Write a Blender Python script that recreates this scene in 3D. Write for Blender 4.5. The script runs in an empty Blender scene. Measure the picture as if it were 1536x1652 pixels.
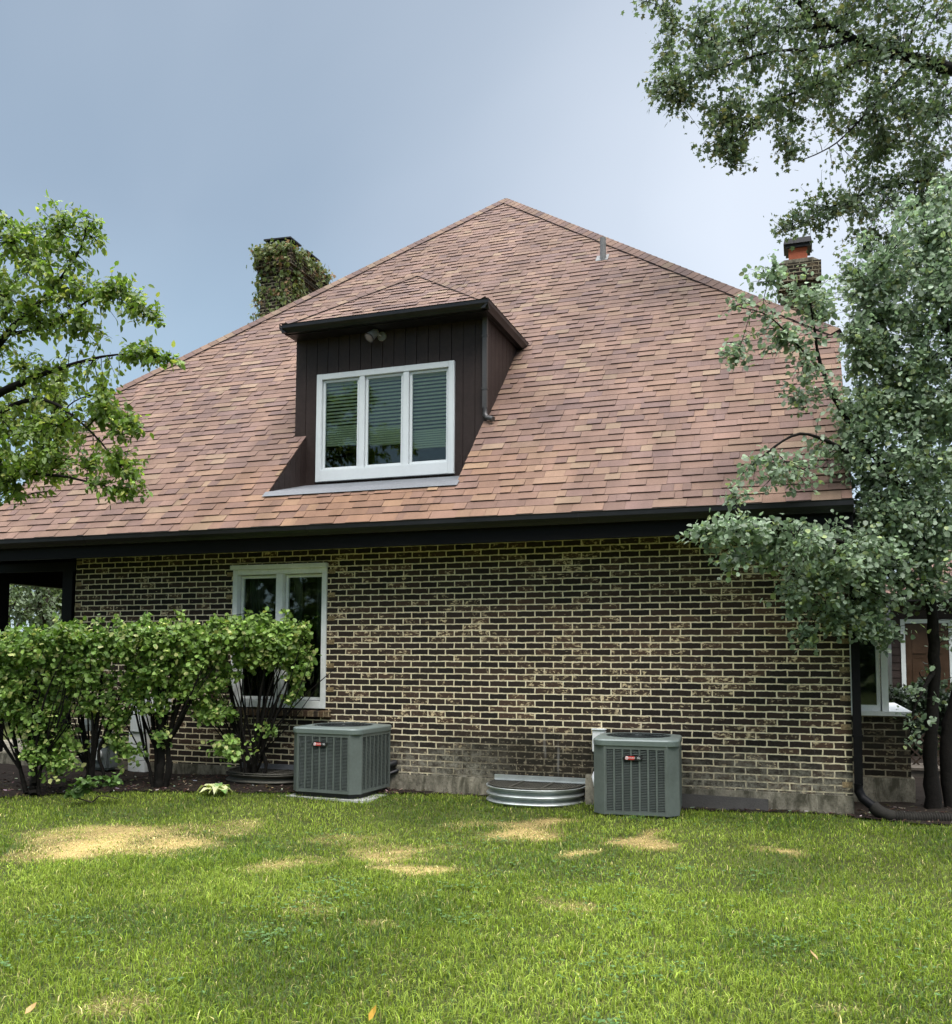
import bpy, bmesh, math, random
import numpy as np
from mathutils import Vector, Matrix
R = math.radians
S = bpy.context.scene
COL = S.collection
random.seed(7)
RNG = np.random.default_rng(7)

# ------------------------------------------------------------------ camera
CAMP = np.array([8.825, -9.685, 1.534])
YAW, PITCH, ROLL, FPX, PPX, PPY = R(-19.3126), R(4.3547), R(0.2327), 1523.9, 768.0, 944.5
_r0 = np.array([math.cos(YAW), -math.sin(YAW), 0.0])
_f = np.array([math.sin(YAW) * math.cos(PITCH), math.cos(YAW) * math.cos(PITCH), math.sin(PITCH)])
_u0 = np.cross(_r0, _f)
_r = math.cos(ROLL) * _r0 + math.sin(ROLL) * _u0
_u = -math.sin(ROLL) * _r0 + math.cos(ROLL) * _u0
cam = bpy.data.cameras.new('camera')
camo = bpy.data.objects.new('camera', cam)
COL.objects.link(camo)
camo.matrix_world = Matrix(((_r[0], _u[0], -_f[0], CAMP[0]), (_r[1], _u[1], -_f[1], CAMP[1]),
                            (_r[2], _u[2], -_f[2], CAMP[2]), (0, 0, 0, 1)))
cam.sensor_fit = 'HORIZONTAL'
cam.sensor_width = 36
cam.lens = 36 * FPX / 1536
cam.shift_y = (PPY - 826) / 1652 * 1652 / 1536
cam.clip_end = 1000
S.camera = camo
S.render.resolution_x, S.render.resolution_y = 952, 1024


def at(px, py, depth):
    """a real place: the point at that distance along the view, used to survey the photograph"""
    return CAMP + depth * (_f + (px - PPX) / FPX * _r - (py - PPY) / FPX * _u)


# ------------------------------------------------------------------ light
SUN_EL, SUN_AZ = R(58), R(140)      # azimuth clockwise from +y
w = bpy.data.worlds.new('World')
S.world = w
w.use_nodes = True
nt = w.node_tree
nt.nodes.clear()


def NN(t, typ, **kw):
    n = t.nodes.new(typ)
    for k, v in kw.items():
        setattr(n, k, v)
    return n


def ramp(t, fac, stops, interp='LINEAR'):
    n = t.nodes.new('ShaderNodeValToRGB')
    n.color_ramp.interpolation = interp
    e = n.color_ramp.elements
    while len(e) < len(stops):
        e.new(0.5)
    for el, (p, c) in zip(e, stops):
        el.position = p
        el.color = (c[0], c[1], c[2], 1) if hasattr(c, '__len__') else (c, c, c, 1)
    t.links.new(fac, n.inputs[0])
    return n.outputs[0]


def math_(t, op, a, b=None, c=None, clamp=False):
    n = t.nodes.new('ShaderNodeMath')
    n.operation = op
    n.use_clamp = clamp
    for i, v in enumerate((a, b, c)):
        if v is None:
            continue
        if isinstance(v, (int, float)):
            n.inputs[i].default_value = v
        else:
            t.links.new(v, n.inputs[i])
    return n.outputs[0]


def mixc(t, fac, a, b, mode='MIX'):
    n = t.nodes.new('ShaderNodeMix')
    n.data_type = 'RGBA'
    n.blend_type = mode
    for i, v in ((0, fac), (6, a), (7, b)):
        if isinstance(v, (int, float)):
            n.inputs[i].default_value = v
        elif isinstance(v, tuple):
            n.inputs[i].default_value = (v[0], v[1], v[2], 1)
        else:
            t.links.new(v, n.inputs[i])
    return n.outputs[2]


def noise(t, vec, scale, detail=3, rough=0.55, dist=0.0):
    n = t.nodes.new('ShaderNodeTexNoise')
    n.inputs['Scale'].default_value = scale
    n.inputs['Detail'].default_value = detail
    n.inputs['Roughness'].default_value = rough
    n.inputs['Distortion'].default_value = dist
    if vec is not None:
        t.links.new(vec, n.inputs['Vector'])
    return n.outputs['Fac']


sky = NN(nt, 'ShaderNodeTexSky', sky_type='NISHITA', sun_disc=False)
sky.sun_elevation = SUN_EL
sky.sun_rotation = SUN_AZ
tc = NN(nt, 'ShaderNodeTexCoord')
sep = NN(nt, 'ShaderNodeSeparateXYZ')
nt.links.new(tc.outputs['Generated'], sep.inputs[0])
# the overcast: bluish grey low down, bright white overhead, a bright gap in the cloud to the right
zz = sep.outputs[2]
gap = at(1330, 330, 1) - CAMP
gap = gap / np.linalg.norm(gap)
dot = NN(nt, 'ShaderNodeVectorMath', operation='DOT_PRODUCT')
nt.links.new(tc.outputs['Generated'], dot.inputs[0])
dot.inputs[1].default_value = tuple(gap)
cl = noise(nt, tc.outputs['Generated'], 1.6, 4, 0.5, 0.3)
low = ramp(nt, zz, [(0.0, (0.36, 0.48, 0.55)), (0.22, (0.272, 0.38, 0.463)), (0.42, (0.235, 0.297, 0.363)), (0.6, (0.25, 0.305, 0.367))])
glow = ramp(nt, dot.outputs['Value'], [(0.86, 0.0), (0.94, 0.22), (0.985, 0.62), (1.0, 1.0)], 'B_SPLINE')
cf = math_(nt, 'MULTIPLY_ADD', cl, 0.7, -0.33)
gl = math_(nt, 'ADD', glow, cf, clamp=True)
c1 = mixc(nt, gl, low, (0.58, 0.62, 0.675))
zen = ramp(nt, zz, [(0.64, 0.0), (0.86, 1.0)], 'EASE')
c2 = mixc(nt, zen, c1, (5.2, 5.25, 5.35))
sk = mixc(nt, 1.0, sky.outputs[0], (0.35, 0.35, 0.35), 'MULTIPLY')
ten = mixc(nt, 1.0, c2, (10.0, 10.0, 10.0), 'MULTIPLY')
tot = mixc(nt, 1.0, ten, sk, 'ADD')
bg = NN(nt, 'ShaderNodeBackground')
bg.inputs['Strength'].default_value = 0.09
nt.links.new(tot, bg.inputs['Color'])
wo = NN(nt, 'ShaderNodeOutputWorld')
nt.links.new(bg.outputs[0], wo.inputs[0])

sun = bpy.data.lights.new('sun', 'SUN')
sun.energy = 1.5
sun.angle = R(22)
sun.color = (1.0, 0.96, 0.9)
suno = bpy.data.objects.new('sun', sun)
COL.objects.link(suno)
sd = Vector((math.sin(SUN_AZ) * math.cos(SUN_EL), math.cos(SUN_AZ) * math.cos(SUN_EL), math.sin(SUN_EL)))
suno.rotation_euler = sd.to_track_quat('Z', 'Y').to_euler()
suno.location = (6, -20, 30)

S.view_settings.view_transform = 'Standard'
S.view_settings.look = 'None'
S.view_settings.exposure = 0.48
S.view_settings.gamma = 1.0


# ------------------------------------------------------------------ materials
def newmat(name):
    m = bpy.data.materials.new(name)
    m.use_nodes = True
    t = m.node_tree
    p = t.nodes['Principled BSDF']
    return m, t, p


def setp(p, color=None, rough=0.6, metal=0.0, spec=0.5):
    if color is not None:
        p.inputs['Base Color'].default_value = (*color, 1)
    p.inputs['Roughness'].default_value = rough
    p.inputs['Metallic'].default_value = metal
    p.inputs['Specular IOR Level'].default_value = spec


def bump(t, p, h, strength, dist=0.01):
    b = t.nodes.new('ShaderNodeBump')
    b.inputs['Strength'].default_value = strength
    b.inputs['Distance'].default_value = dist
    t.links.new(h, b.inputs['Height'])
    t.links.new(b.outputs[0], p.inputs['Normal'])


def plain(name, color, rough=0.6, metal=0.0, var=0.25, scale=6.0, spec=0.5, bumpy=0.0, bscale=40):
    """painted or raw surface with grime: two noise scales of tone and a rough variation"""
    m, t, p = newmat(name)
    setp(p, color, rough, metal, spec)
    o = NN(t, 'ShaderNodeTexCoord').outputs['Object']
    a = noise(t, o, scale, 5, 0.6)
    b = noise(t, o, scale * 9, 3, 0.6)
    f = math_(t, 'MULTIPLY_ADD', b, 0.4, math_(t, 'MULTIPLY', a, 0.6))
    dk = tuple(c * (1 - var) for c in color)
    lt = tuple(min(1, c * (1 + var)) for c in color)
    t.links.new(ramp(t, f, [(0.3, dk), (0.7, lt)]), p.inputs['Base Color'])
    t.links.new(ramp(t, a, [(0.3, max(0.02, rough - 0.08)), (0.7, min(1, rough + 0.1))]), p.inputs['Roughness'])
    if bumpy:
        bump(t, p, noise(t, o, bscale, 4, 0.6), bumpy, 0.01)
    return m


def brick_material(name, stains, dim=1.0):
    m, t, p = newmat(name)
    setp(p, None, 0.9, 0, 0.12)
    uv = NN(t, 'ShaderNodeUVMap').outputs[0]
    wob = NN(t, 'ShaderNodeTexNoise')
    wob.inputs['Scale'].default_value = 19
    wob.inputs['Detail'].default_value = 3
    t.links.new(uv, wob.inputs['Vector'])
    v1 = NN(t, 'ShaderNodeVectorMath', operation='SUBTRACT')
    t.links.new(wob.outputs['Color'], v1.inputs[0])
    v1.inputs[1].default_value = (0.5, 0.5, 0.5)
    v2 = NN(t, 'ShaderNodeVectorMath', operation='SCALE')
    t.links.new(v1.outputs[0], v2.inputs[0])
    v2.inputs['Scale'].default_value = 0.014
    v3 = NN(t, 'ShaderNodeVectorMath', operation='ADD')
    t.links.new(uv, v3.inputs[0])
    t.links.new(v2.outputs[0], v3.inputs[1])
    bt = NN(t, 'ShaderNodeTexBrick')
    bt.inputs['Color1'].default_value = (0, 0, 0, 1)
    bt.inputs['Color2'].default_value = (1, 1, 1, 1)
    bt.inputs['Mortar'].default_value = (0, 0, 0, 1)
    bt.inputs['Scale'].default_value = 1
    bt.inputs['Brick Width'].default_value = 0.2032
    bt.inputs['Row Height'].default_value = 0.0677
    bt.inputs['Mortar Size'].default_value = 0.0072
    bt.inputs['Mortar Smooth'].default_value = 0.15
    t.links.new(v3.outputs[0], bt.inputs['Vector'])
    rnd, mort = bt.outputs['Color'], bt.outputs['Fac']
    fine = noise(t, uv, 60, 4, 0.65)
    med = noise(t, uv, 11, 4, 0.6)
    big = noise(t, uv, 1.3, 3, 0.5)
    body = ramp(t, rnd, [(0.0, (0.014, 0.012, 0.011)), (0.4, (0.031, 0.022, 0.018)), (0.75, (0.052, 0.034, 0.025)), (1.0, (0.088, 0.052, 0.035))])
    body = mixc(t, ramp(t, fine, [(0.4, 0.0), (0.75, 0.55)]), body, (0.06, 0.048, 0.038))
    # sand-faced flecks of cream left on some bricks
    gate = ramp(t, math_(t, 'MULTIPLY_ADD', rnd, 0.25, math_(t, 'ADD', math_(t, 'MULTIPLY', med, 0.75), math_(t, 'MULTIPLY', big, 0.28))), [(0.715, 0.0), (0.81, 1.0)])
    st = NN(t, 'ShaderNodeMapping')
    st.inputs['Scale'].default_value = (22, 42, 1)
    t.links.new(uv, st.inputs['Vector'])
    fl = ramp(t, noise(t, st.outputs[0], 1.0, 3, 0.6, 0.6), [(0.5, 0.0), (0.57, 1.0)])
    body = mixc(t, math_(t, 'MULTIPLY', gate, fl), body, (0.62, 0.50, 0.31))
    mo = ramp(t, noise(t, uv, 23, 4, 0.6), [(0.25, (0.52, 0.43, 0.27)), (0.5, (0.76, 0.66, 0.45)), (0.75, (0.88, 0.79, 0.59))])
    # mortar worn or dirty in places
    mo = mixc(t, ramp(t, noise(t, uv, 3.2, 4, 0.6), [(0.56, 0.0), (0.76, 0.5)]), mo, (0.28, 0.23, 0.16))
    c = mixc(t, mort, body, mo)
    if stains:
        sp = NN(t, 'ShaderNodeSeparateXYZ')
        t.links.new(uv, sp.inputs[0])
        X, Zc = sp.outputs[0], sp.outputs[1]
        n1 = noise(t, uv, 2.6, 5, 0.65)
        n2 = noise(t, uv, 13, 5, 0.75)
        hz = math_(t, 'MULTIPLY_ADD', n1, 0.55, Zc)

        def patch(x0, x1, soft, top, h):
            a = math_(t, 'MULTIPLY', math_(t, 'SUBTRACT', X, x0 - soft), 1 / soft, clamp=True)
            b = math_(t, 'MULTIPLY', math_(t, 'SUBTRACT', x1 + soft, X), 1 / soft, clamp=True)
            v = math_(t, 'MULTIPLY', math_(t, 'SUBTRACT', top, hz), 1 / h, clamp=True)
            return math_(t, 'MULTIPLY', math_(t, 'MULTIPLY', a, b), v)
        # splash-back moss and soot low on the wall between the two cooling units
        dk = math_(t, 'MULTIPLY', patch(5.35, 6.9, 0.5, 1.14, 0.30), ramp(t, n2, [(0.3, 0.72), (0.6, 1.0)]))
        c = mixc(t, math_(t, 'MULTIPLY', dk, 0.93), c, (0.022, 0.020, 0.014))
        fleck = ramp(t, noise(t, uv, 34, 2, 0.5), [(0.62, 0.0), (0.68, 1.0)])
        c = mixc(t, math_(t, 'MULTIPLY', math_(t, 'MULTIPLY', dk, fleck), 0.6), c, (0.34, 0.29, 0.2))
        # lime bloom that hides the joints
        w1 = patch(4.2, 5.4, 0.5, 0.95, 0.26)
        w2 = patch(7.45, 9.3, 0.6, 0.90, 0.26)
        wh = math_(t, 'MULTIPLY', math_(t, 'MAXIMUM', w1, w2), ramp(t, n2, [(0.40, 0.12), (0.58, 1.0)]))
        bloom = mixc(t, mort, (0.20, 0.185, 0.145), (0.12, 0.105, 0.078))
        bloom = mixc(t, ramp(t, n2, [(0.4, 0.0), (0.7, 0.7)]), bloom, (0.33, 0.31, 0.25))
        bloom = mixc(t, ramp(t, noise(t, uv, 8, 5, 0.7), [(0.5, 0.0), (0.64, 0.75)]), bloom, (0.05, 0.045, 0.032))
        c = mixc(t, math_(t, 'MULTIPLY', wh, 0.86), c, bloom)
        # a few pale runs
        run = NN(t, 'ShaderNodeMapping')
        run.inputs['Scale'].default_value = (9, 0.8, 1)
        t.links.new(uv, run.inputs['Vector'])
        rr = ramp(t, noise(t, run.outputs[0], 1, 3, 0.5), [(0.66, 0.0), (0.74, 1.0)])
        c = mixc(t, math_(t, 'MULTIPLY', math_(t, 'MULTIPLY', rr, patch(4.4, 9.1, 0.3, 1.3, 0.4)), 0.5), c, (0.32, 0.31, 0.28))
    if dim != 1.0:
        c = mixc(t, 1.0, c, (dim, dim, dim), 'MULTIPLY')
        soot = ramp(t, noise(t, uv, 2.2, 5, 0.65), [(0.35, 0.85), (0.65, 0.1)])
        c = mixc(t, soot, c, (0.030, 0.027, 0.020))  # soot on the chimneys; on the bay, moss with shade put into the colour
    t.links.new(c, p.inputs['Base Color'])
    h = math_(t, 'SUBTRACT', math_(t, 'MULTIPLY', fine, 0.25), mort)
    bump(t, p, h, 0.8, 0.006)
    return m


def col_material(name, rough=0.9, spec=0.2, grain=0.0, gscale=300, translucent=0.0, sheen=False, tint=None):
    """colour comes from the mesh's own per-face paint attribute (real colour variation between tabs, leaves, blades)"""
    m, t, p = newmat(name)
    setp(p, None, rough, 0, spec)
    a = NN(t, 'ShaderNodeVertexColor', layer_name='Col')
    c = a.outputs[0]
    o = NN(t, 'ShaderNodeTexCoord').outputs['Object']
    if grain:
        g = noise(t, o, gscale, 2, 0.6)
        c = mixc(t, 1.0, c, ramp(t, g, [(0.3, 1 - grain), (0.7, 1 + grain)]), 'MULTIPLY')
        g2 = noise(t, o, 1.1, 4, 0.6)
        c = mixc(t, 1.0, c, ramp(t, g2, [(0.3, 0.86), (0.7, 1.12)]), 'MULTIPLY')
        sm = NN(t, 'ShaderNodeMapping')
        sm.inputs['Scale'].default_value = (2.6, 0.35, 0.35)
        t.links.new(o, sm.inputs['Vector'])
        c = mixc(t, 1.0, c, ramp(t, noise(t, sm.outputs[0], 1.0, 4, 0.6), [(0.35, 0.84), (0.65, 1.1)]), 'MULTIPLY')
    t.links.new(c, p.inputs['Base Color'])
    if grain:
        bump(t, p, noise(t, o, gscale * 0.6, 2, 0.7), 0.5, 0.004)
    if translucent:
        tr = NN(t, 'ShaderNodeBsdfTranslucent')
        cc = mixc(t, 1.0, c, tint or (1.25, 1.35, 0.7), 'MULTIPLY')
        t.links.new(cc, tr.inputs['Color'])
        mx = NN(t, 'ShaderNodeMixShader')
        mx.inputs[0].default_value = translucent
        t.links.new(p.outputs[0], mx.inputs[1])
        t.links.new(tr.outputs[0], mx.inputs[2])
        t.links.new(mx.outputs[0], t.nodes['Material Output'].inputs[0])
    return m


def glass_material(name, tint=(0.90, 0.95, 0.92)):
    m = bpy.data.materials.new(name)
    m.use_nodes = True
    t = m.node_tree
    t.nodes.clear()
    tr = NN(t, 'ShaderNodeBsdfTransparent')
    tr.inputs[0].default_value = (*tint, 1)
    gl_ = NN(t, 'ShaderNodeBsdfGlossy')
    gl_.inputs['Roughness'].default_value = 0.02
    gl_.inputs['Color'].default_value = (0.9, 0.95, 0.95, 1)
    fr = NN(t, 'ShaderNodeFresnel')
    fr.inputs[0].default_value = 1.5
    f2 = math_(t, 'MULTIPLY', fr.outputs[0], 1.0, clamp=True)
    mx = NN(t, 'ShaderNodeMixShader')
    t.links.new(f2, mx.inputs[0])
    t.links.new(tr.outputs[0], mx.inputs[1])
    t.links.new(gl_.outputs[0], mx.inputs[2])
    ou = NN(t, 'ShaderNodeOutputMaterial')
    t.links.new(mx.outputs[0], ou.inputs[0])
    return m


M = {}
M['brick'] = brick_material('brick_stained', True)
M['brick_plain'] = brick_material('brick_sooty_shaded', False, 0.6)  # chimney soot; the bay's moss and shade are painted in too
M['concrete'] = plain('concrete', (0.26, 0.235, 0.18), 0.9, 0, 0.45, 3.5, 0.1, 0.5, 30)
_t = M['concrete'].node_tree
_p = _t.nodes['Principled BSDF']
_src = _p.inputs['Base Color'].links[0].from_socket
_o = NN(_t, 'ShaderNodeTexCoord').outputs['Object']
_mp = NN(_t, 'ShaderNodeMapping')
_mp.inputs['Scale'].default_value = (7, 7, 2.2)
_t.links.new(_o, _mp.inputs['Vector'])
_st = ramp(_t, noise(_t, _mp.outputs[0], 1.0, 5, 0.7, 0.4), [(0.44, 0.0), (0.62, 0.85)])
_c = mixc(_t, _st, _src, (0.050, 0.047, 0.032))
_c = mixc(_t, ramp(_t, noise(_t, _o, 45, 3, 0.7), [(0.55, 0.0), (0.68, 0.6)]), _c, (0.06, 0.055, 0.04))
_t.links.new(_c, _p.inputs['Base Color'])
M['pad'] = plain('pad_concrete', (0.33, 0.33, 0.31), 0.9, 0, 0.25, 5, 0.2, 0.4, 40)
M['shingle'] = col_material('shingle', 0.85, 0.22, 0.30, 190)
M['trim'] = plain('dark_trim_paint', (0.0050, 0.0048, 0.0055), 0.5, 0, 0.35, 3, 0.12)
M['gutter'] = plain('gutter_enamel', (0.011, 0.011, 0.012), 0.35, 0, 0.3, 3, 0.35)
M['soffit'] = plain('soffit_paint', (0.003, 0.003, 0.004), 0.8, 0, 0.3, 3, 0.05)
M['siding'] = plain('brown_siding', (0.033, 0.0225, 0.020), 0.5, 0, 0.35, 2.5, 0.2, 0.25, 60)
M['bronze'] = plain('bronze_downspout', (0.065, 0.06, 0.058), 0.4, 0.2, 0.25, 4, 0.5)
M['white'] = plain('white_vinyl', (0.63, 0.66, 0.67), 0.4, 0, 0.05, 3, 0.5)
M['white_bay'] = plain('white_bay_paint', (0.86, 0.87, 0.87), 0.45, 0, 0.06, 4, 0.4)
M['white_old'] = plain('white_weathered', (0.74, 0.75, 0.74), 0.5, 0, 0.14, 6, 0.4)
M['glass'] = glass_material('window_glass')
M['blind'] = plain('cream_blind', (0.86, 0.84, 0.66), 0.6, 0, 0.06, 2, 0.3)
M['curtain'] = plain('grey_curtain', (0.035, 0.042, 0.04), 0.8, 0, 0.1, 3, 0.2)
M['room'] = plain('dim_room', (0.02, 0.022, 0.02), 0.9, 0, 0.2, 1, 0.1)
M['flash'] = plain('lead_flashing', (0.115, 0.12, 0.13), 0.6, 0.2, 0.3, 5, 0.5)
M['galv'] = plain('galvanised_steel', (0.46, 0.49, 0.48), 0.38, 0.6, 0.18, 7, 0.5)
M['grate'] = plain('grate_steel', (0.09, 0.085, 0.07), 0.6, 0.5, 0.3, 6, 0.4)
M['ac'] = plain('green_grey_enamel', (0.102, 0.119, 0.109), 0.42, 0.0, 0.2, 4, 0.5)
M['ac_top'] = plain('top_cover_enamel', (0.135, 0.165, 0.155), 0.35, 0.0, 0.12, 4, 0.5)
M['ac_dark'] = plain('coil_dark', (0.020, 0.024, 0.024), 0.7, 0.3, 0.4, 20, 0.3)  # dark finish of the coil, fan well and fan guard
M['black'] = plain('black_plastic', (0.012, 0.012, 0.013), 0.45, 0, 0.3, 8, 0.5)
M['black_pipe'] = plain('dusty_drain_plastic', (0.022, 0.020, 0.017), 0.75, 0, 0.5, 12, 0.12)
M['badge_red'] = plain('badge_red', (0.50, 0.035, 0.03), 0.4, 0, 0.1, 20, 0.5)
M['badge_white'] = plain('badge_white', (0.75, 0.75, 0.75), 0.4, 0, 0.05, 20, 0.5)
M['gas'] = plain('meter_grey_paint', (0.15, 0.17, 0.17), 0.5, 0, 0.25, 10, 0.4)
M['plank'] = plain('weathered_plank', (0.060, 0.056, 0.052), 0.8, 0, 0.3, 9, 0.3, 0.4, 50)
M['clay'] = plain('clay_flue', (0.38, 0.11, 0.06), 0.8, 0, 0.2, 9, 0.2)
M['iron'] = plain('chimney_cap_iron', (0.018, 0.018, 0.020), 0.5, 0.3, 0.3, 8, 0.4)
M['alu'] = plain('vent_lead', (0.17, 0.17, 0.17), 0.65, 0.2, 0.35, 12, 0.4)
M['bark'] = plain('bark', (0.045, 0.036, 0.028), 0.9, 0, 0.45, 14, 0.15, 0.8, 30)
M['bark_dark'] = plain('bark_dark', (0.011, 0.0095, 0.008), 0.9, 0, 0.4, 14, 0.15, 0.8, 30)
M['leaf'] = col_material('leaf', 0.5, 0.35, 0, 0, 0.28)
M['leaf_thin'] = col_material('leaf_thin', 0.42, 0.45, 0, 0, 0.42)
M['leaf_silver'] = col_material('leaf_silver', 0.42, 0.45, 0, 0, 0.40, tint=(1.0, 1.12, 0.9))
M['leaf_matt'] = col_material('leaf_matt', 0.42, 0.5, 0, 0, 0.22)
M['blade'] = col_material('grass_blade', 0.6, 0.16, 0, 0, 0.33)
M['mulch'] = plain('mulch', (0.021, 0.016, 0.0125), 0.95, 0, 0.5, 30, 0.1, 1.0, 50)
M['chip'] = col_material('mulch_chip', 0.9, 0.15)
M['lamp_body'] = plain('lamp_grey', (0.22, 0.22, 0.20), 0.4, 0.2, 0.15, 15, 0.5)
M['lens'] = plain('lamp_lens', (0.16, 0.16, 0.16), 0.1, 0, 0.2, 60, 0.6)
M['brown_door'] = plain('stained_wood_door', (0.055, 0.028, 0.015), 0.4, 0, 0.3, 6, 0.4)
M['wood_step'] = plain('weathered_step', (0.13, 0.11, 0.09), 0.8, 0, 0.3, 8, 0.2)
M['lattice'] = plain('brown_lattice', (0.05, 0.035, 0.026), 0.8, 0, 0.3, 8, 0.2)


# ------------------------------------------------------------------ mesh helpers
class MB:
    def __init__(self):
        self.v, self.f, self.c, self.s, self.m = [], [], [], [], {}

    def add(self, verts, faces, col=None, smooth=False):
        o = len(self.v)
        self.v += [tuple(p) for p in verts]
        for f in faces:
            self.f.append(tuple(i + o for i in f))
            self.c.append(col)
            self.s.append(smooth)
        return self

    def box(self, x0, x1, y0, y1, z0, z1, col=None):
        return self.add([(x0, y0, z0), (x1, y0, z0), (x1, y1, z0), (x0, y1, z0), (x0, y0, z1), (x1, y0, z1), (x1, y1, z1), (x0, y1, z1)],
                        [(0, 3, 2, 1), (4, 5, 6, 7), (0, 1, 5, 4), (1, 2, 6, 5), (2, 3, 7, 6), (3, 0, 4, 7)], col)

    def bevel_box(self, x0, x1, y0, y1, z0, z1, b=0.006, col=None):
        bm = bmesh.new()
        bmesh.ops.create_cube(bm, size=1)
        for v in bm.verts:
            v.co = Vector(((x0 + x1) / 2 + v.co.x * (x1 - x0), (y0 + y1) / 2 + v.co.y * (y1 - y0), (z0 + z1) / 2 + v.co.z * (z1 - z0)))
        bmesh.ops.bevel(bm, geom=bm.edges[:], offset=b, segments=2, affect='EDGES')
        bm.verts.index_update()
        self.add([v.co[:] for v in bm.verts], [[v.index for v in f.verts] for f in bm.faces], col)
        bm.free()
        return self

    def prism(self, prof, axis, a0, a1, col=None, caps=True, closed=True):
        """profile extruded along an axis: prof holds the two other coordinates"""
        n = len(prof)

        def P(q, a):
            if axis == 'x':
                return (a, q[0], q[1])
            if axis == 'y':
                return (q[0], a, q[1])
            return (q[0], q[1], a)
        vs = [P(q, a0) for q in prof] + [P(q, a1) for q in prof]
        fs = [(i, (i + 1) % n, n + (i + 1) % n, n + i) for i in range(n if closed else n - 1)]
        if caps and closed:
            fs += [tuple(range(n - 1, -1, -1)), tuple(range(n, 2 * n))]
        return self.add(vs, fs, col)

    def tube(self, pts, rad, n=8, col=None, caps=True, smooth=True):
        pts = [Vector(p) for p in pts]
        if not hasattr(rad, '__len__'):
            rad = [rad] * len(pts)
        rad = [float(q) for q in rad]
        vs, fs = [], []
        ref = Vector((0.13, 0.27, 0.95))
        for i, p in enumerate(pts):
            d = (pts[min(i + 1, len(pts) - 1)] - pts[max(i - 1, 0)])
            if d.length < 1e-9:
                d = Vector((0, 0, 1))
            d.normalize()
            a = d.cross(ref)
            if a.length < 0.05:
                a = d.cross(Vector((1, 0, 0)))
            a.normalize()
            b = d.cross(a)
            for k in range(n):
                t = 2 * math.pi * k / n
                vs.append(p + rad[i] * (math.cos(t) * a + math.sin(t) * b))
        for i in range(len(pts) - 1):
            for k in range(n):
                fs.append((i * n + k, i * n + (k + 1) % n, (i + 1) * n + (k + 1) % n, (i + 1) * n + k))
        self.add(vs, fs, col, smooth)
        if caps:
            o = len(pts) * n
            self.add(vs[:n], [tuple(range(n - 1, -1, -1))], col)
            self.add(vs[o - n:], [tuple(range(n))], col)
        return self

    def build(self, name, mat, parent=None, loc=None):
        me = bpy.data.meshes.new(name)
        me.from_pydata(self.v, [], self.f)
        if any(self.s):
            me.polygons.foreach_set('use_smooth', self.s)
        if any(c is not None for c in self.c):
            ca = me.color_attributes.new('Col', 'FLOAT_COLOR', 'CORNER')
            arr = []
            for f, c in zip(self.f, self.c):
                c = c or (0.5, 0.5, 0.5)
                arr += [c[0], c[1], c[2], 1.0] * len(f)
            ca.data.foreach_set('color', arr)
        me.update()
        boxuv(me)
        for mt in (mat if isinstance(mat, list) else [mat]):
            me.materials.append(mt)
        for fi, mi in self.m.items():
            me.polygons[fi].material_index = mi
        o = bpy.data.objects.new(name, me)
        COL.objects.link(o)
        if parent is not None:
            o.parent = parent
        if loc is not None:
            o.location = loc
        return o


def boxuv(me):
    nl = len(me.loops)
    if nl == 0:
        return
    co = np.empty(len(me.vertices) * 3)
    me.vertices.foreach_get('co', co)
    co = co.reshape(-1, 3)
    vi = np.empty(nl, dtype=np.int32)
    me.loops.foreach_get('vertex_index', vi)
    nrm = np.empty(len(me.polygons) * 3)
    me.polygons.foreach_get('normal', nrm)
    nrm = np.abs(nrm.reshape(-1, 3))
    tot = np.empty(len(me.polygons), dtype=np.int32)
    me.polygons.foreach_get('loop_total', tot)
    nl3 = np.repeat(nrm, tot, axis=0)
    p = co[vi]
    ax = nl3.argmax(1)
    uv = np.where((ax == 0)[:, None], p[:, [1, 2]], np.where((ax == 1)[:, None], p[:, [0, 2]], p[:, [0, 1]]))
    l = me.uv_layers.new(name='UVMap')
    l.data.foreach_set('uv', uv.astype(np.float32).ravel())


def np_mesh(name, V, F, C, mat, parent=None, smooth=False):
    """V (N,3), F (M,k), C (N,3) per-vertex paint"""
    me = bpy.data.meshes.new(name)
    k = F.shape[1]
    me.vertices.add(len(V))
    me.vertices.foreach_set('co', V.astype(np.float32).ravel())
    me.loops.add(F.size)
    me.loops.foreach_set('vertex_index', F.astype(np.int32).ravel())
    me.polygons.add(len(F))
    me.polygons.foreach_set('loop_start', np.arange(0, F.size, k, dtype=np.int32))
    me.polygons.foreach_set('loop_total', np.full(len(F), k, dtype=np.int32))
    me.update(calc_edges=True)
    ca = me.color_attributes.new('Col', 'FLOAT_COLOR', 'POINT')
    ca.data.foreach_set('color', np.concatenate([C, np.ones((len(C), 1))], 1).astype(np.float32).ravel())
    me.materials.append(mat)
    if smooth:
        me.polygons.foreach_set('use_smooth', np.ones(len(F), dtype=bool))
    o = bpy.data.objects.new(name, me)
    COL.objects.link(o)
    if parent is not None:
        o.parent = parent
    return o


def thing(name, label, cat, loc=(0, 0, 0), rz=0.0, group=None):
    o = bpy.data.objects.new(name, None)
    COL.objects.link(o)
    o.location = loc
    o.rotation_euler = (0, 0, rz)
    o.empty_display_size = 0.2
    tag(o, label, cat, group)
    return o


def tag(o, label=None, cat=None, group=None, kind=None):
    if label:
        o['label'] = label
    if cat:
        o['category'] = cat
    if group:
        o['group'] = group
    if kind:
        o['kind'] = kind
    return o


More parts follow.
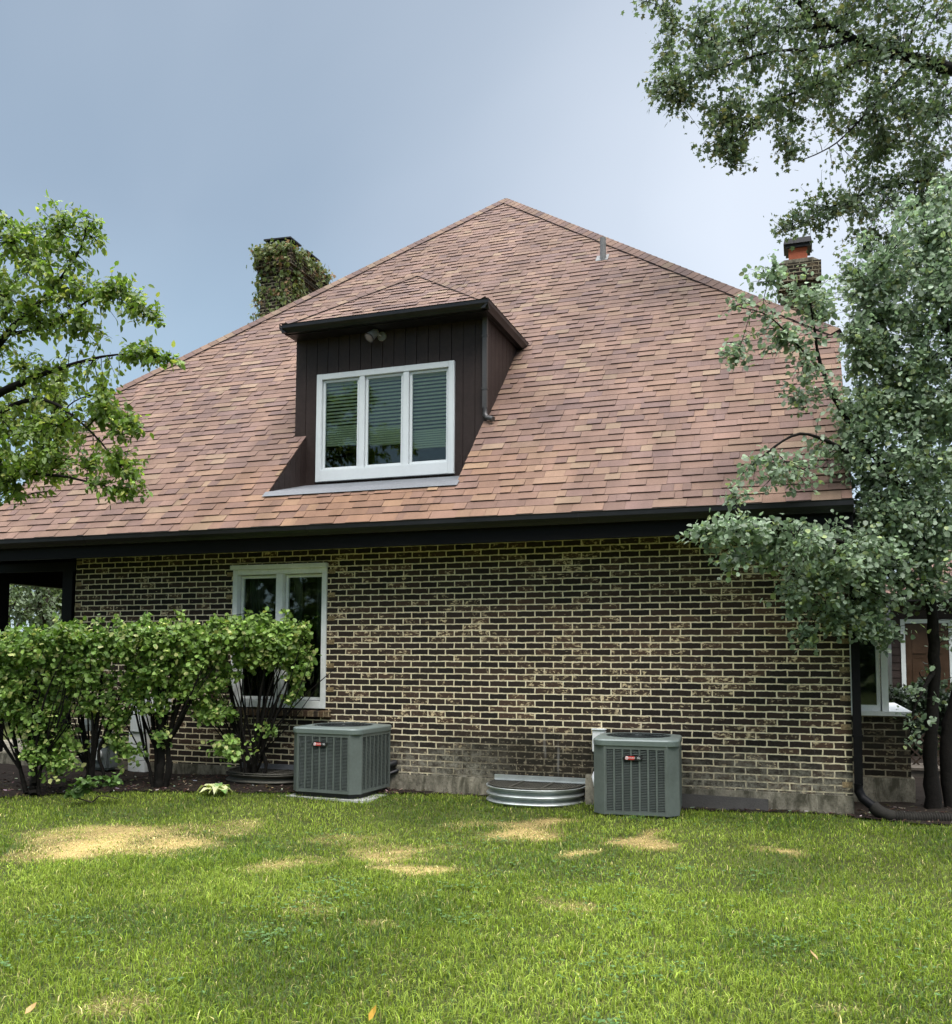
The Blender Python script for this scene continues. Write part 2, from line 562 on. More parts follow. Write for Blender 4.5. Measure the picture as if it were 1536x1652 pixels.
# ------------------------------------------------------------------ ground
def gz(x, y):
    x = np.asarray(x, float)
    y = np.asarray(y, float)
    s = np.clip((y + 2.3) / 1.7, 0, 1)
    s = s * s * (3 - 2 * s)
    return 0.065 * s + 0.012 * np.sin(x * 1.3 + 0.6) * np.sin(y * 1.1) + 0.006 * np.sin(x * 3.1 + y * 2.3)


BED_EDGE = [(-6, -3.4), (-1.5, -2.55), (0.0, -1.98), (0.8, -1.55), (1.6, -1.15), (2.3, -0.92), (3.0, -0.86), (3.6, -0.72), (4.35, -0.5), (4.9, -0.16), (5.4, -0.08),
            (6.7, -0.2), (7.6, -0.32), (8.3, -0.17), (9.15, -0.06), (9.22, -0.16), (9.6, -0.30), (10.4, -0.22), (12, 0.1), (15, 0.4)]
_bx = np.array([p[0] for p in BED_EDGE])
_by = np.array([p[1] for p in BED_EDGE])


def bed_y(x):
    x = np.asarray(x, float)
    return np.interp(x, _bx, _by) + 0.03 * np.sin(x * 7.3) + 0.02 * np.sin(x * 17.1 + 1)


# worn straw-coloured patches of the lawn: x, y, half sizes, tilt, strength
def ground_pt(px, py, z=0.03):
    d = _f + (px - PPX) / FPX * _r - (py - PPY) / FPX * _u
    return CAMP + d * (z - CAMP[2]) / d[2]


DRY = []
for px, py, wpx, hpx, s in [(190, 1352, 150, 24, 1.0), (90, 1368, 60, 14, 0.7), (640, 1372, 75, 18, 0.75), (650, 1402, 60, 8, 0.95), (480, 1388, 40, 10, 0.55), (860, 1337, 58, 12, 0.95), (1045, 1354, 52, 6, 0.95), (1210, 1362, 34, 6, 0.9),
                            (1265, 1374, 22, 5, 0.9), (960, 1370, 34, 6, 0.6), (400, 1330, 46, 8, 0.5), (310, 1345, 55, 12, 0.7), (1310, 1610, 40, 16, 0.6), (255, 1590, 80, 20, 0.45), (610, 1495, 26, 7, 0.5), (930, 1450, 60, 8, 0.35),
                            (540, 1470, 50, 9, 0.35), (770, 1330, 50, 8, 0.3), (560, 1350, 60, 8, 0.4)]:
    c = ground_pt(px, py)
    a = ground_pt(px + wpx, py)
    b = ground_pt(px, py - hpx)
    e = ground_pt(px, py + hpx)
    DRY.append((c[0], c[1], np.linalg.norm(a - c), np.linalg.norm(b - e) / 2, s))


def vnoise(x, y, sc, seed=0):
    """cheap smooth value noise"""
    r = np.random.default_rng(seed)
    T = r.random((64, 64))
    u, v = x * sc, y * sc
    i, j = np.floor(u).astype(int), np.floor(v).astype(int)
    fu, fv = u - i, v - j
    fu, fv = fu * fu * (3 - 2 * fu), fv * fv * (3 - 2 * fv)
    g = lambda a, b: T[a % 64, b % 64]
    return (g(i, j) * (1 - fu) + g(i + 1, j) * fu) * (1 - fv) + (g(i, j + 1) * (1 - fu) + g(i + 1, j + 1) * fu) * fv


def dryness(x, y):
    d = np.zeros_like(x)
    wx = x + 0.22 * (vnoise(x, y, 2.2, 1) - 0.5) * 2
    wy = y + 0.30 * (vnoise(x, y, 2.6, 2) - 0.5) * 2
    for cx, cy, rx, ry, s in DRY:
        # patches lie along the view's cross direction
        ux, uy = _r0[0], _r0[1]
        a = ((wx - cx) * ux + (wy - cy) * uy) / rx
        b = (-(wx - cx) * uy + (wy - cy) * ux) / ry
        q = a * a + b * b
        d = np.maximum(d, s * np.clip((1.55 - q) / 1.3, 0, 1))
    return np.clip(d * (0.35 + 1.2 * (0.6 * vnoise(x, y, 7, 3) + 0.4 * vnoise(x, y, 15, 8))), 0, 1)


xs = np.concatenate([[-400, -150, -60, -25, -12], np.arange(-7, 16.01, 0.12), [19, 26, 45, 90, 200, 420]])
ys = np.concatenate([[-400, -150, -60, -25, -14], np.arange(-10, 3.01, 0.12), [5, 8, 13, 20, 35, 70, 160, 420]])
gx, gy = np.meshgrid(xs, ys, indexing='ij')
gv = np.stack([gx, gy, gz(gx, gy)], -1).reshape(-1, 3)
nx_, ny_ = len(xs), len(ys)
ii, jj = np.meshgrid(np.arange(nx_ - 1), np.arange(ny_ - 1), indexing='ij')
q = (ii * ny_ + jj).ravel()
GF = np.stack([q, q + ny_, q + ny_ + 1, q + 1], 1)
dr = dryness(gv[:, 0], gv[:, 1])[:, None]
GC = np.array([[0.050, 0.058, 0.016]]) * (1 - dr) + np.array([[0.30, 0.22, 0.09]]) * dr
GC = GC * (0.75 + 0.5 * vnoise(gv[:, 0], gv[:, 1], 3, 9))[:, None]
mg = col_material('lawn_soil', 0.95, 0.1, 0.5, 70)
ground = np_mesh('ground', gv, GF, GC, mg, smooth=True)
tag(ground, 'green lawn ground with worn straw coloured patches', kind='structure')


def sheet(name, xr, yr, step, keep, dz, mat, label, mound=0.0):
    X = np.arange(xr[0], xr[1] + 1e-6, step)
    Yv = np.arange(yr[0], yr[1] + 1e-6, step)
    mb = MB()
    idx = {}
    for a in range(len(X) - 1):
        for b in range(len(Yv) - 1):
            if not keep(X[a] + step / 2, Yv[b] + step / 2):
                continue
            f = []
            for (p, q_) in ((a, b), (a + 1, b), (a + 1, b + 1), (a, b + 1)):
                if (p, q_) not in idx:
                    idx[(p, q_)] = len(mb.v)
                    x, y = X[p], Yv[q_]
                    hump = mound * float(np.clip((y - float(bed_y(x))) / 0.45, 0, 1)) * float(np.clip((4.2 - x) / 0.8, 0, 1))
                    mb.v.append((x, y, float(gz(x, y)) + dz + hump + 0.018 * random.random()))
                f.append(idx[(p, q_)])
            mb.f.append(tuple(f)); mb.c.append(None); mb.s.append(True)
    o = mb.build(name, mat)
    tag(o, label, kind='structure')
    return o


sheet('mulch_bed', (-6, 5.0), (-3.4, 0.02), 0.07, lambda x, y: y > float(bed_y(x)) - 0.02, 0.008, M['mulch'], 'dark bark mulch bed under the hedge', 0.055)
sheet('mulch_bed', (9.2, 14.0), (-0.6, 6.0), 0.09, lambda x, y: y > float(bed_y(x)) - 0.02, 0.008, M['mulch'], 'dark bark mulch bed round the tree at the house corner')
sheet('bare_soil', (5.0, 9.2), (-0.5, 0.02), 0.06, lambda x, y: y > float(bed_y(x)) - 0.02, 0.005, M['mulch'], 'narrow strip of bare soil along the foundation')

# bark chips and pale litter on the beds
chips = MB()
for k in range(3600):
    if k % 5 < 3:
        x = random.uniform(-2.5, 4.9)
    elif k % 5 == 3:
        x = random.uniform(9.25, 12.5)
    else:
        x = random.uniform(5.0, 9.2)
    y0 = float(bed_y(x))
    y = y0 + abs(random.gauss(0, 0.5))
    if y > (-0.03 if x < 9.2 else 1.6):
        continue
    z = float(gz(x, y)) + 0.022 + 0.055 * float(np.clip((y - y0) / 0.45, 0, 1)) * float(np.clip((4.2 - x) / 0.8, 0, 1))
    l, ww, h = random.uniform(0.015, 0.05), random.uniform(0.006, 0.018), random.uniform(0.003, 0.008)
    u = random.random()
    col = (0.05, 0.034, 0.024) if u < 0.55 else (0.09, 0.06, 0.04) if u < 0.88 else (0.33, 0.27, 0.19) if u < 0.965 else (0.5, 0.48, 0.42)
    col = tuple(c * random.uniform(0.7, 1.2) for c in col)
    a, e = random.uniform(0, 6.28), random.uniform(-0.35, 0.35)
    ax = Vector((math.cos(a) * math.cos(e), math.sin(a) * math.cos(e), math.sin(e)))
    bx = Vector((-math.sin(a), math.cos(a), random.uniform(-0.3, 0.3))).normalized()
    cx = ax.cross(bx)
    p = Vector((x, y, z))
    vs = [p + sx * ax * l / 2 + sy * bx * ww / 2 * (0.6 if sx > 0 else 1) + sz * cx * h / 2 for sz in (-1, 1) for sy in (-1, 1) for sx in (-1, 1)]
    chips.add(vs, [(0, 2, 3, 1), (4, 5, 7, 6), (0, 1, 5, 4), (2, 6, 7, 3), (0, 4, 6, 2), (1, 3, 7, 5)], col)
tag(chips.build('mulch', M['chip']), 'bark chips and pale leaf litter scattered over the beds', 'mulch', kind='stuff')


def grass_blades(n, region, hmin, hmax, wid, seed):
    r = np.random.default_rng(seed)
    x = r.uniform(region[0], region[1], n)
    y = r.uniform(region[2], region[3], n)
    # thinner with distance from the viewing side; keep off the beds
    d = np.hypot(x - CAMP[0], y - CAMP[1])
    keep = (y < bed_y(x) + r.normal(0, 0.03, n)) & (d > 1.6)
    keep &= r.random(n) < np.clip(9.0 / np.maximum(d, 3.0), 0, 1) ** 0.7
    x, y = x[keep], y[keep]
    n = len(x)
    dry = dryness(x, y)
    thin = r.random(n) < 1 - 0.45 * dry
    x, y, dry = x[thin], y[thin], dry[thin]
    n = len(x)
    z = gz(x, y)
    cl = vnoise(x, y, 5.5, 4)
    lush = vnoise(x, y, 1.4, 5)
    h = r.uniform(hmin, hmax, n) * (0.6 + 0.75 * cl) * (1 - 0.5 * dry)
    w_ = wid * r.uniform(0.6, 1.3, n)
    az = r.uniform(0, 2 * np.pi, n)
    face = az + np.pi / 2 + r.normal(0, 0.5, n)
    lean = np.abs(r.normal(0.75, 0.5, n)) * (1 + 0.9 * dry)
    dx, dy = np.cos(az), np.sin(az)
    sx, sy = np.cos(face), np.sin(face)
    P = np.stack([x, y, z - 0.004], 1)
    D = np.stack([dx, dy, np.zeros(n)], 1)
    Sd = np.stack([sx, sy, np.zeros(n)], 1) * (w_ / 2)[:, None]
    up = np.array([[0, 0, 1.0]])
    hh = h[:, None]
    ln = lean[:, None]
    m = P + up * hh * 0.55 + D * hh * 0.25 * ln
    t = P + up * hh * (1.0 - 0.28 * np.clip(ln, 0, 1.6)) + D * hh * 0.85 * ln
    V = np.stack([P - Sd, P + Sd, m + Sd * 0.85, m - Sd * 0.85, t], 1)
    base = np.arange(n)[:, None] * 5
    F = np.concatenate([base + [0, 1, 2], base + [0, 2, 3], base + [3, 2, 4]], 0)
    g1 = np.array([0.115, 0.172, 0.014])
    g2 = np.array([0.245, 0.312, 0.050])
    g3 = np.array([0.070, 0.120, 0.032])
    straw = np.array([0.45, 0.385, 0.175])
    k = np.clip(1.1 * (lush - 0.5) + 0.15 + 0.6 * r.random(n), 0, 1)[:, None]
    C = g1 * (1 - k) + g2 * k
    k3 = (r.random(n) < 0.16 + 0.25 * (lush < 0.35))[:, None]
    C = np.where(k3, g3, C)
    ks = (r.random(n) < 0.03 + 0.70 * dry)[:, None]
    C = np.where(ks, straw * r.uniform(0.75, 1.25, (n, 1)), C)
    C = C * 1.12 * np.exp(r.normal(-0.02, 0.27, (n, 1))) * (0.85 + 0.3 * vnoise(x, y, 0.9, 6))[:, None]
    CV = np.repeat(C[:, None, :], 5, 1)
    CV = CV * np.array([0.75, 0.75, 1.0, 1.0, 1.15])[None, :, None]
    return V.reshape(-1, 3), F, CV.reshape(-1, 3)


V1, F1, C1 = grass_blades(400000, (-4.5, 13.5, -7.6, 0.0), 0.020, 0.052, 0.0058, 21)
V2, F2, C2 = grass_blades(130000, (3.5, 11.5, -7.4, -3.2), 0.022, 0.058, 0.0048, 22)
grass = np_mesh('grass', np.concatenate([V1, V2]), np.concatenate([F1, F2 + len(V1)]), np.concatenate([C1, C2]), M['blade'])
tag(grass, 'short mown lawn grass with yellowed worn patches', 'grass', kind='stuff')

# clover and broad-leaved weeds in loose drifts through the turf
r_ = np.random.default_rng(23)
P_, D_, N_, S_, C_ = [], [], [], [], []
for i in range(70):
    cx, cy = r_.uniform(2.0, 11.5), r_.uniform(-7.0, -0.9)
    if dryness(np.array([cx]), np.array([cy]))[0] > 0.3:
        continue
    sp_ = r_.uniform(0.05, 0.28)
    for j in range(int(r_.uniform(10, 60))):
        x, y = cx + r_.normal(0, sp_), cy + r_.normal(0, sp_)
        if y > float(bed_y(x)) - 0.1:
            continue
        h = float(gz(x, y)) + r_.uniform(0.018, 0.045)
        a = r_.uniform(0, 6.28)
        for q_ in range(3):
            b = a + q_ * 2.09
            P_.append((x, y, h))
            D_.append((math.cos(b), math.sin(b), r_.uniform(-0.1, 0.3)))
            N_.append((r_.normal(0, 0.25), r_.normal(0, 0.25), 1))
            S_.append(r_.uniform(0.009, 0.020))
            u = r_.uniform(0.7, 1.25)
            C_.append((0.085 * u, 0.165 * u, 0.045 * u))
CLOVER = [np.array(v, float) for v in (P_, D_, N_, S_, C_)]

# ------------------------------------------------------------------ house
W = 9.204            # front wall runs x 0..W at y = 0
ZF = 0.247           # top of foundation
YE, ZE = -0.453, 3.005   # shingle edge at the eave; the front roof rises 45 degrees from it
XL, XR = -1.35, 9.245
APEX = Vector((3.68, 6.60, 10.055))
HL = Vector((XL, 2.23, 5.688))
HR = Vector((XR, 1.87, 5.328))
YB = 11.2            # back of the house


def zr(y):
    return ZE + (y - YE)


house = thing('brick_house', 'brown brick house with steep hipped shingle roof and a dark dormer', 'house', (W / 2, 0, 0))


def hb(mb, name, mat, parent=house):
    """build in world coordinates, parented without moving"""
    o = mb.build(name, mat)
    o.parent = parent
    off = Vector((0, 0, 0))
    p = parent
    while p is not None:
        off += Vector(p.location)
        p = p.parent
    o.location = -off
    return o


# window openings in the front wall
WX0, WX1, WZ0, WZ1 = 2.358, 3.616, 0.942, 2.565
wall = MB()
TOPW = 2.80


def quad(mb, a, b, c, d, col=None):
    mb.add([a, b, c, d], [(0, 1, 2, 3)], col)


for (x0, x1, z0, z1) in ((0, WX0, ZF, TOPW), (WX1, W, ZF, TOPW), (WX0, WX1, ZF, WZ0 - 0.095), (WX0, WX1, WZ1, TOPW)):
    quad(wall, (x0, 0, z0), (x1, 0, z0), (x1, 0, z1), (x0, 0, z1))
# reveals
quad(wall, (WX0, 0, WZ0 - 0.095), (WX0, 0.2, WZ0 - 0.095), (WX0, 0.2, WZ1), (WX0, 0, WZ1))
quad(wall, (WX1, 0, WZ0 - 0.095), (WX1, 0, WZ1), (WX1, 0.2, WZ1), (WX1, 0.2, WZ0 - 0.095))
quad(wall, (WX0, 0, WZ1), (WX0, 0.2, WZ1), (WX1, 0.2, WZ1), (WX1, 0, WZ1))
# side and back walls; the right one climbs under the roof
quad(wall, (0, YB, ZF), (0, 0, ZF), (0, 0, TOPW), (0, YB, TOPW))
wall.add([(W, 0, ZF), (W, YB, ZF), (W, YB, 5.2), (W, 1.85, 5.2), (W, 0, 3.35)], [(0, 1, 2, 3, 4)])
quad(wall, (W, YB, ZF), (0, YB, ZF), (0, YB, 5.2), (W, YB, 5.2))

# pale corner and jamb bricks (tan headers)
q_ = wall
nf0 = len(wall.f)
for k in range(37):
    z = ZF + 0.0677 * k
    if z > 2.72:
        break
    for (xe, sg) in ((0.0, 1), (W, -1)):
        if (k + (sg > 0)) % 4 == 1 and random.random() < 0.75:
            a, b = sorted((xe + 0.004 * sg, xe + 0.095 * sg))
            u = random.uniform(0.6, 1.0)
            q_.box(a, b, -0.0025, 0.02, z + 0.008, z + 0.060, (0.34 * u, 0.25 * u, 0.14 * u))
for k in range(10, 35):
    z = ZF + 0.0677 * k
    if WZ0 < z < WZ1 and k % 4 == 1:
        u = random.uniform(0.55, 1.0)
        q_.box(WX1 + 0.012, WX1 + 0.10, -0.0025, 0.02, z + 0.008, z + 0.060, (0.38 * u, 0.28 * u, 0.15 * u))
        if random.random() < 0.6:
            q_.box(WX0 - 0.10, WX0 - 0.012, -0.0025, 0.02, z + 0.008, z + 0.060, (0.34 * u, 0.25 * u, 0.13 * u))
mq = col_material('tan_brick', 0.9, 0.2, 0.45, 45)
for fi in range(nf0, len(wall.f)):
    wall.m[fi] = 1
hb(wall, 'wall', [M['brick'], mq])

fnd = MB()
fnd.box(0.0, W + 0.004, -0.012, 0.3, -0.4, ZF)
fnd.box(W - 0.3, W + 0.0035, 0.3, YB, -0.4, ZF - 0.001)
fnd.box(-0.0035, 0.3, 0.3, YB, -0.4, ZF - 0.001)
hb(fnd, 'foundation', M['concrete'])

# soffit, fascia, gutter
so = MB()
so.box(XL, XR, YE + 0.03, -0.001, 2.775, 2.80)
so.box(XL, 0.0, 0.0, 3.6, 2.735, 2.76)       # porch ceiling
hb(so, 'soffit', M['soffit'])
fa = MB()
fa.box(XL, XR, YE + 0.012, YE + 0.03, 2.725, 2.985)
# rake boards climbing the two roof edges
for x, hp in ((XL, HL), (XR, HR)):
    s = 0.02 if x < 0 else -0.02
    fa.add([(x, YE, ZE - 0.19), (x, hp.y, hp.z - 0.19), (x, hp.y, hp.z - 0.012), (x, YE, ZE - 0.012),
            (x + s, YE, ZE - 0.19), (x + s, hp.y, hp.z - 0.19), (x + s, hp.y, hp.z - 0.012), (x + s, YE, ZE - 0.012)],
           [(0, 1, 2, 3), (7, 6, 5, 4), (0, 4, 5, 1), (1, 5, 6, 2), (2, 6, 7, 3), (3, 7, 4, 0)])
hb(fa, 'fascia', M['trim'])
gprof = [(YE + 0.011, 2.87), (YE - 0.055, 2.87), (YE - 0.075, 2.90), (YE - 0.105, 2.93), (YE - 0.105, 2.972), (YE - 0.112, 2.982), (YE - 0.098, 2.986), (YE - 0.095, 2.965), (YE - 0.088, 2.935), (YE - 0.05, 2.88), (YE + 0.009, 2.885)]
gu = MB()
gu.prism(gprof, 'x', XL - 0.01, XR + 0.005)
for x in np.arange(XL + 1.9, XR, 3.05):
    gu.prism([(a - 0.003, b - 0.002) for a, b in gprof[1:6]] + [(a + 0.002, b) for a, b in gprof[5:0:-1]], 'x', x, x + 0.05)
hb(gu, 'gutter', M['gutter'])

# ---- shingles
TAN = [(0.196, 0.127, 0.091), (0.174, 0.108, 0.082), (0.164, 0.103, 0.082), (0.154, 0.097, 0.081), (0.182, 0.113, 0.082), (0.140, 0.090, 0.078), (0.208, 0.144, 0.100), (0.168, 0.104, 0.080)]
WT = [0.12, 0.2, 0.2, 0.16, 0.12, 0.08, 0.06, 0.16]
EXPO = 0.127


def shingle_mesh(length, height, origin, U, Vv, Nn, holes=(), seed=0, tone=1.0, warm=lambda u, v: 0.0):
    """courses of laminated tabs laid on the plane origin + u U + v V; butts stand proud so real shade falls under them"""
    r = random.Random(seed)
    mb = MB()
    nc = int(height / EXPO) + 1
    O, U, Vv, Nn = Vector(origin), Vector(U), Vector(Vv), Vector(Nn)

    def P(u, v, h):
        return O + U * u + Vv * v + Nn * h
    for c in range(nc):
        v0 = c * EXPO - (0.02 if c == 0 else 0.0)
        v1 = min(v0 + EXPO + 0.03, height + 0.05)
        u = -r.uniform(0, 0.3)
        high = r.random() < 0.5
        segs = []
        while u < length:
            wd = r.choice((0.09, 0.13, 0.16, 0.19, 0.22, 0.27, 0.33)) * r.uniform(0.9, 1.1)
            segs.append((max(0, u), min(length, u + wd), high))
            high = not high if r.random() < 0.8 else high
            u += wd
        for (a, b, hi) in segs:
            pieces = [(a, b)]
            for (ha, hb_, va, vb) in holes:
                if v0 + EXPO * 0.5 < va or v0 + EXPO * 0.5 > vb:
                    continue
                nw = []
                for (p, q2) in pieces:
                    if q2 <= ha or p >= hb_:
                        nw.append((p, q2))
                    else:
                        if p < ha:
                            nw.append((p, ha))
                        if q2 > hb_:
                            nw.append((hb_, q2))
                pieces = nw
            col = r.choices(TAN, WT)[0]
            k = r.uniform(0.85, 1.12) * tone
            wv = warm((a + b) / 2, v0)
            col = (col[0] * k * (1 + 0.10 * wv), col[1] * k, col[2] * k * (1 - 0.18 * wv))
            for (p, q2) in pieces:
                if q2 - p < 0.012:
                    continue
                h0 = (0.0165 if hi else 0.0085) + r.uniform(0, 0.003)
                h1 = 0.0035
                dv = r.uniform(-0.003, 0.003)
                e = 0.0012
                vs = [P(p + e, v0 + dv, h0), P(q2 - e, v0 + dv, h0), P(q2 - e, v1, h1), P(p + e, v1, h1), P(p + e, v0 + dv, 0.001), P(q2 - e, v0 + dv, 0.001), P(q2 - e, v1, 0.0), P(p + e, v1, 0.0)]
                mb.add(vs, [(0, 1, 2, 3)], col)
                dk = (0.06, 0.038, 0.032)
                mb.add(vs, [(0, 4, 5, 1)], dk)
                mb.add(vs, [(1, 5, 6, 2), (3, 7, 4, 0)], tuple(x * 0.5 for x in col))
    # the felt underneath, in bands that leave the openings free
    cuts = sorted({-0.02, height} | {q for h_ in holes for q in h_[2:4]})
    for va, vb in zip(cuts[:-1], cuts[1:]):
        pieces = [(0.0, length)]
        for (ha, hb_, h0_, h1_) in holes:
            if h0_ - 1e-6 <= va and vb <= h1_ + 1e-6:
                pieces = [pp_ for (p, q2) in pieces for pp_ in ((p, min(q2, ha)), (max(p, hb_), q2)) if pp_[1] - pp_[0] > 1e-4]
        for (p, q2) in pieces:
            mb.add([P(p, va, -0.004), P(q2, va, -0.004), P(q2, vb, -0.004), P(p, vb, -0.004)], [(0, 1, 2, 3)], (0.06, 0.04, 0.035))
    return mb


def clip_mb(mb, planes):
    """cut a mesh builder's shape with (point, normal) planes, dropping the side the normal points to"""
    bm = bmesh.new()
    cl_ = bm.loops.layers.float_color.new('Col')
    vs = [bm.verts.new(v) for v in mb.v]
    for f, c in zip(mb.f, mb.c):
        try:
            bf = bm.faces.new([vs[i] for i in f])
        except ValueError:
            continue
        for l in bf.loops:
            l[cl_] = (*c, 1)
    for co, no in planes:
        bmesh.ops.bisect_plane(bm, geom=bm.verts[:] + bm.edges[:] + bm.faces[:], dist=1e-5, plane_co=co, plane_no=no, clear_outer=True)
    loose = [v for v in bm.verts if not v.link_faces]
    bmesh.ops.delete(bm, geom=loose, context='VERTS')
    bm.verts.index_update()
    out = MB()
    out.v = [v.co[:] for v in bm.verts]
    for f in bm.faces:
        out.f.append(tuple(v.index for v in f.verts))
        c = f.loops[0][cl_]
        out.c.append((c[0], c[1], c[2]))
        out.s.append(False)
    bm.free()
    return out


# dormer numbers
DX0, DX1, DY = 2.62, 5.245, 0.905       # front face
RX0, RX1 = 2.79, 5.20                   # cut-out of the roof in front of it
RYF, RZF = 0.0, 3.455                   # sill line of the cut-out
DEZ = 5.76                              # dormer eave
DAP = Vector((3.94, 1.90, 6.74))        # point of the dormer hip
s2 = math.sqrt(2)
slope = lambda y: (y - YE) * s2
holes = [(RX0 - XL, RX1 - XL, slope(RYF), slope(DY + 0.05)), (DX0 - XL, DX1 - XL, slope(DY), slope(2.28))]
fl = shingle_mesh(XR - XL, (APEX.y - YE) * s2, (XL, YE, ZE), (1, 0, 0), (0, 1 / s2, 1 / s2), (0, -1 / s2, 1 / s2), holes, 3,
                  warm=lambda u, v: (1.0 if v < 1.2 else 0.0) * max(0.0, 1 - abs(u + XL - 4.0) / 3.2))
NF = Vector((0, -1, 1)).normalized()


def hip_plane(a, b, inside):
    n = (b - a).cross(NF)
    if (inside - a).dot(n) > 0:
        n = -n
    return (a, n)


inside = Vector((4, 3, zr(3)))
fl = clip_mb(fl, [hip_plane(HL, APEX, inside), hip_plane(HR, APEX, inside)])
# the remaining roof faces: sides and back slope, the ridge runs back from the point
RB = Vector((APEX.x, YB - 4.0, APEX.z))


def tri_roof(mb, pts, seed):
    """a shingled polygon whose first two points are its eave"""
    a, b = Vector(pts[0]), Vector(pts[1])
    U = (b - a).normalized()
    n = (b - a).cross(Vector(pts[2]) - a).normalized()
    if n.z < 0:
        n = -n
    V_ = n.cross(U)
    if V_.z < 0:
        V_ = -V_
    h = max((Vector(p) - a).dot(V_) for p in pts)
    m = shingle_mesh((b - a).length, h, a, U, V_, n, (), seed)
    ctr = sum((Vector(p) for p in pts), Vector()) / len(pts)
    pl = []
    for i in range(1, len(pts)):
        p, q2 = Vector(pts[i]), Vector(pts[(i + 1) % len(pts)])
        nn = (q2 - p).cross(n)
        if (ctr - p).dot(nn) > 0:
            nn = -nn
        pl.append((p, nn))
    m = clip_mb(m, pl)
    o = len(mb.v)
    mb.v += m.v
    mb.f += [tuple(i + o for i in f) for f in m.f]
    mb.c += m.c
    mb.s += m.s


tri_roof(fl, [HR, (XR, YB + 0.3, HR.z), RB, APEX], 11)
tri_roof(fl, [(XL, YB + 0.3, HL.z), HL, APEX, RB], 12)
tri_roof(fl, [(XR, YB + 0.3, HR.z), (XL, YB + 0.3, HL.z), RB], 13)
roof = hb(fl, 'roof', M['shingle'])

# hip caps: overlapping folded pieces up each hip
hc = MB()


def caps(mb, a, b, nl, nr, wd=0.135, lift=0.034, step=0.15, seed=0):
    r = random.Random(seed)
    a, b = Vector(a), Vector(b)
    d = (b - a).normalized()
    L = (b - a).length
    up = (Vector(nl) + Vector(nr)).normalized()
    sl = d.cross(Vector(nl)).normalized()
    if sl.dot(Vector(nr)) > 0:
        sl = -sl
    sr = d.cross(Vector(nr)).normalized()
    if sr.dot(Vector(nl)) > 0:
        sr = -sr
    k = 0.0
    while k < L:
        e = min(L, k + step + 0.03)
        kk = r.uniform(0.75, 1.0)
        col = tuple(c * kk for c in r.choice(TAN))
        p, q2 = a + d * k, a + d * e
        h0, h1 = lift + 0.006, lift
        vs = [p + sl * wd + up * (h0 - 0.004), p + up * (h0 + 0.012), p + sr * wd + up * (h0 - 0.004), q2 + sl * wd + up * (h1 - 0.004), q2 + up * (h1 + 0.012), q2 + sr * wd + up * (h1 - 0.004)]
        lo = [v - up * (lift + 0.014) for v in vs]
        mb.add(vs + lo, [(0, 1, 4, 3), (1, 2, 5, 4)], col)
        mb.add(vs + lo, [(0, 6, 7, 1), (1, 7, 8, 2), (3, 9, 6, 0), (2, 8, 11, 5)], (0.035, 0.024, 0.021))  # dark skirt paints the shadow line under each cap edge
        k += step


NR_ = (RB - HR).cross(APEX - HR).normalized()
NR_ = NR_ if NR_.z > 0 else -NR_
NL_ = (RB - HL).cross(APEX - HL).normalized()
NL_ = NL_ if NL_.z > 0 else -NL_
caps(hc, HL, APEX, NL_, NF, seed=1)
caps(hc, HR, APEX, NF, NR_, seed=2)
caps(hc, APEX, RB, NL_, NR_, seed=3)
hb(hc, 'hip_cap', M['shingle'])

# ---- dormer
dm = MB()
bw = 0.1545
x = DX0
i = 0
while x < DX1 - 0.01:
    x1 = min(DX1, x + bw)
    # boards stop above and below the window opening
    wx0, wx1, wz0, wz1 = 2.945, 4.832, 3.752, 5.15
    parts = []
    if x1 <= wx0 or x >= wx1:
        parts = [(x, x1, RZF - 0.1, DEZ - 0.11)]
    else:
        parts = [(x, x1, wz1, DEZ - 0.11), (x, x1, RZF - 0.1, wz0)]
        if x < wx0:
            parts.append((x, wx0, wz0, wz1))
        if x1 > wx1:
            parts.append((wx1, x1, wz0, wz1))
    for (a, b, z0, z1) in parts:
        dm.box(a + 0.004, b - 0.004, DY, DY + 0.02, z0, z1)
    dm.box(max(DX0, x - 0.005), min(DX1, x + 0.005), DY + 0.008, DY + 0.02, DEZ - 0.9 if wx0 < x < wx1 else RZF - 0.1, DEZ - 0.11) if not (wx0 < x < wx1) else None
    x = x1
# side cheeks: boards whose foot follows the roof
for xs_, xe_, sgn in ((DX1, DX1 - 0.02, 1), (DX0, DX0 + 0.02, -1)):
    y = DY
    while y < 2.35:
        y1 = min(2.4, y + bw)
        a, b = y + 0.004, y1 - 0.004
        za, zb = zr(a) - 0.05, zr(b) - 0.05
        zt = DEZ - 0.11
        if za < zt:
            zb = min(zb, zt)
            vs = [(xs_, a, za), (xs_, b, zb), (xs_, b, zt), (xs_, a, zt), (xe_, a, za), (xe_, b, zb), (xe_, b, zt), (xe_, a, zt)]
            dm.add(vs, [(0, 1, 2, 3), (7, 6, 5, 4), (0, 4, 5, 1), (1, 5, 6, 2), (2, 6, 7, 3), (3, 7, 4, 0)])
        y = y1
# triangular cheeks of the cut-out and its end boards
for xc, sgn in ((RX0, 1), (RX1, -1)):
    y = RYF
    while y < DY - 0.01:
        y1 = min(DY, y + 0.13)
        a, b = y + 0.003, y1 - 0.003
        t_ = 0.018 * -sgn
        vs = [(xc, a, RZF - 0.02), (xc, b, RZF - 0.02), (xc, b, zr(b) - 0.01), (xc, a, zr(a) - 0.01)]
        vs += [(vx + t_, vy, vz) for vx, vy, vz in vs]
        dm.add(vs, [(0, 1, 2, 3), (7, 6, 5, 4), (0, 4, 5, 1), (1, 5, 6, 2), (2, 6, 7, 3), (3, 7, 4, 0)])
        y = y1
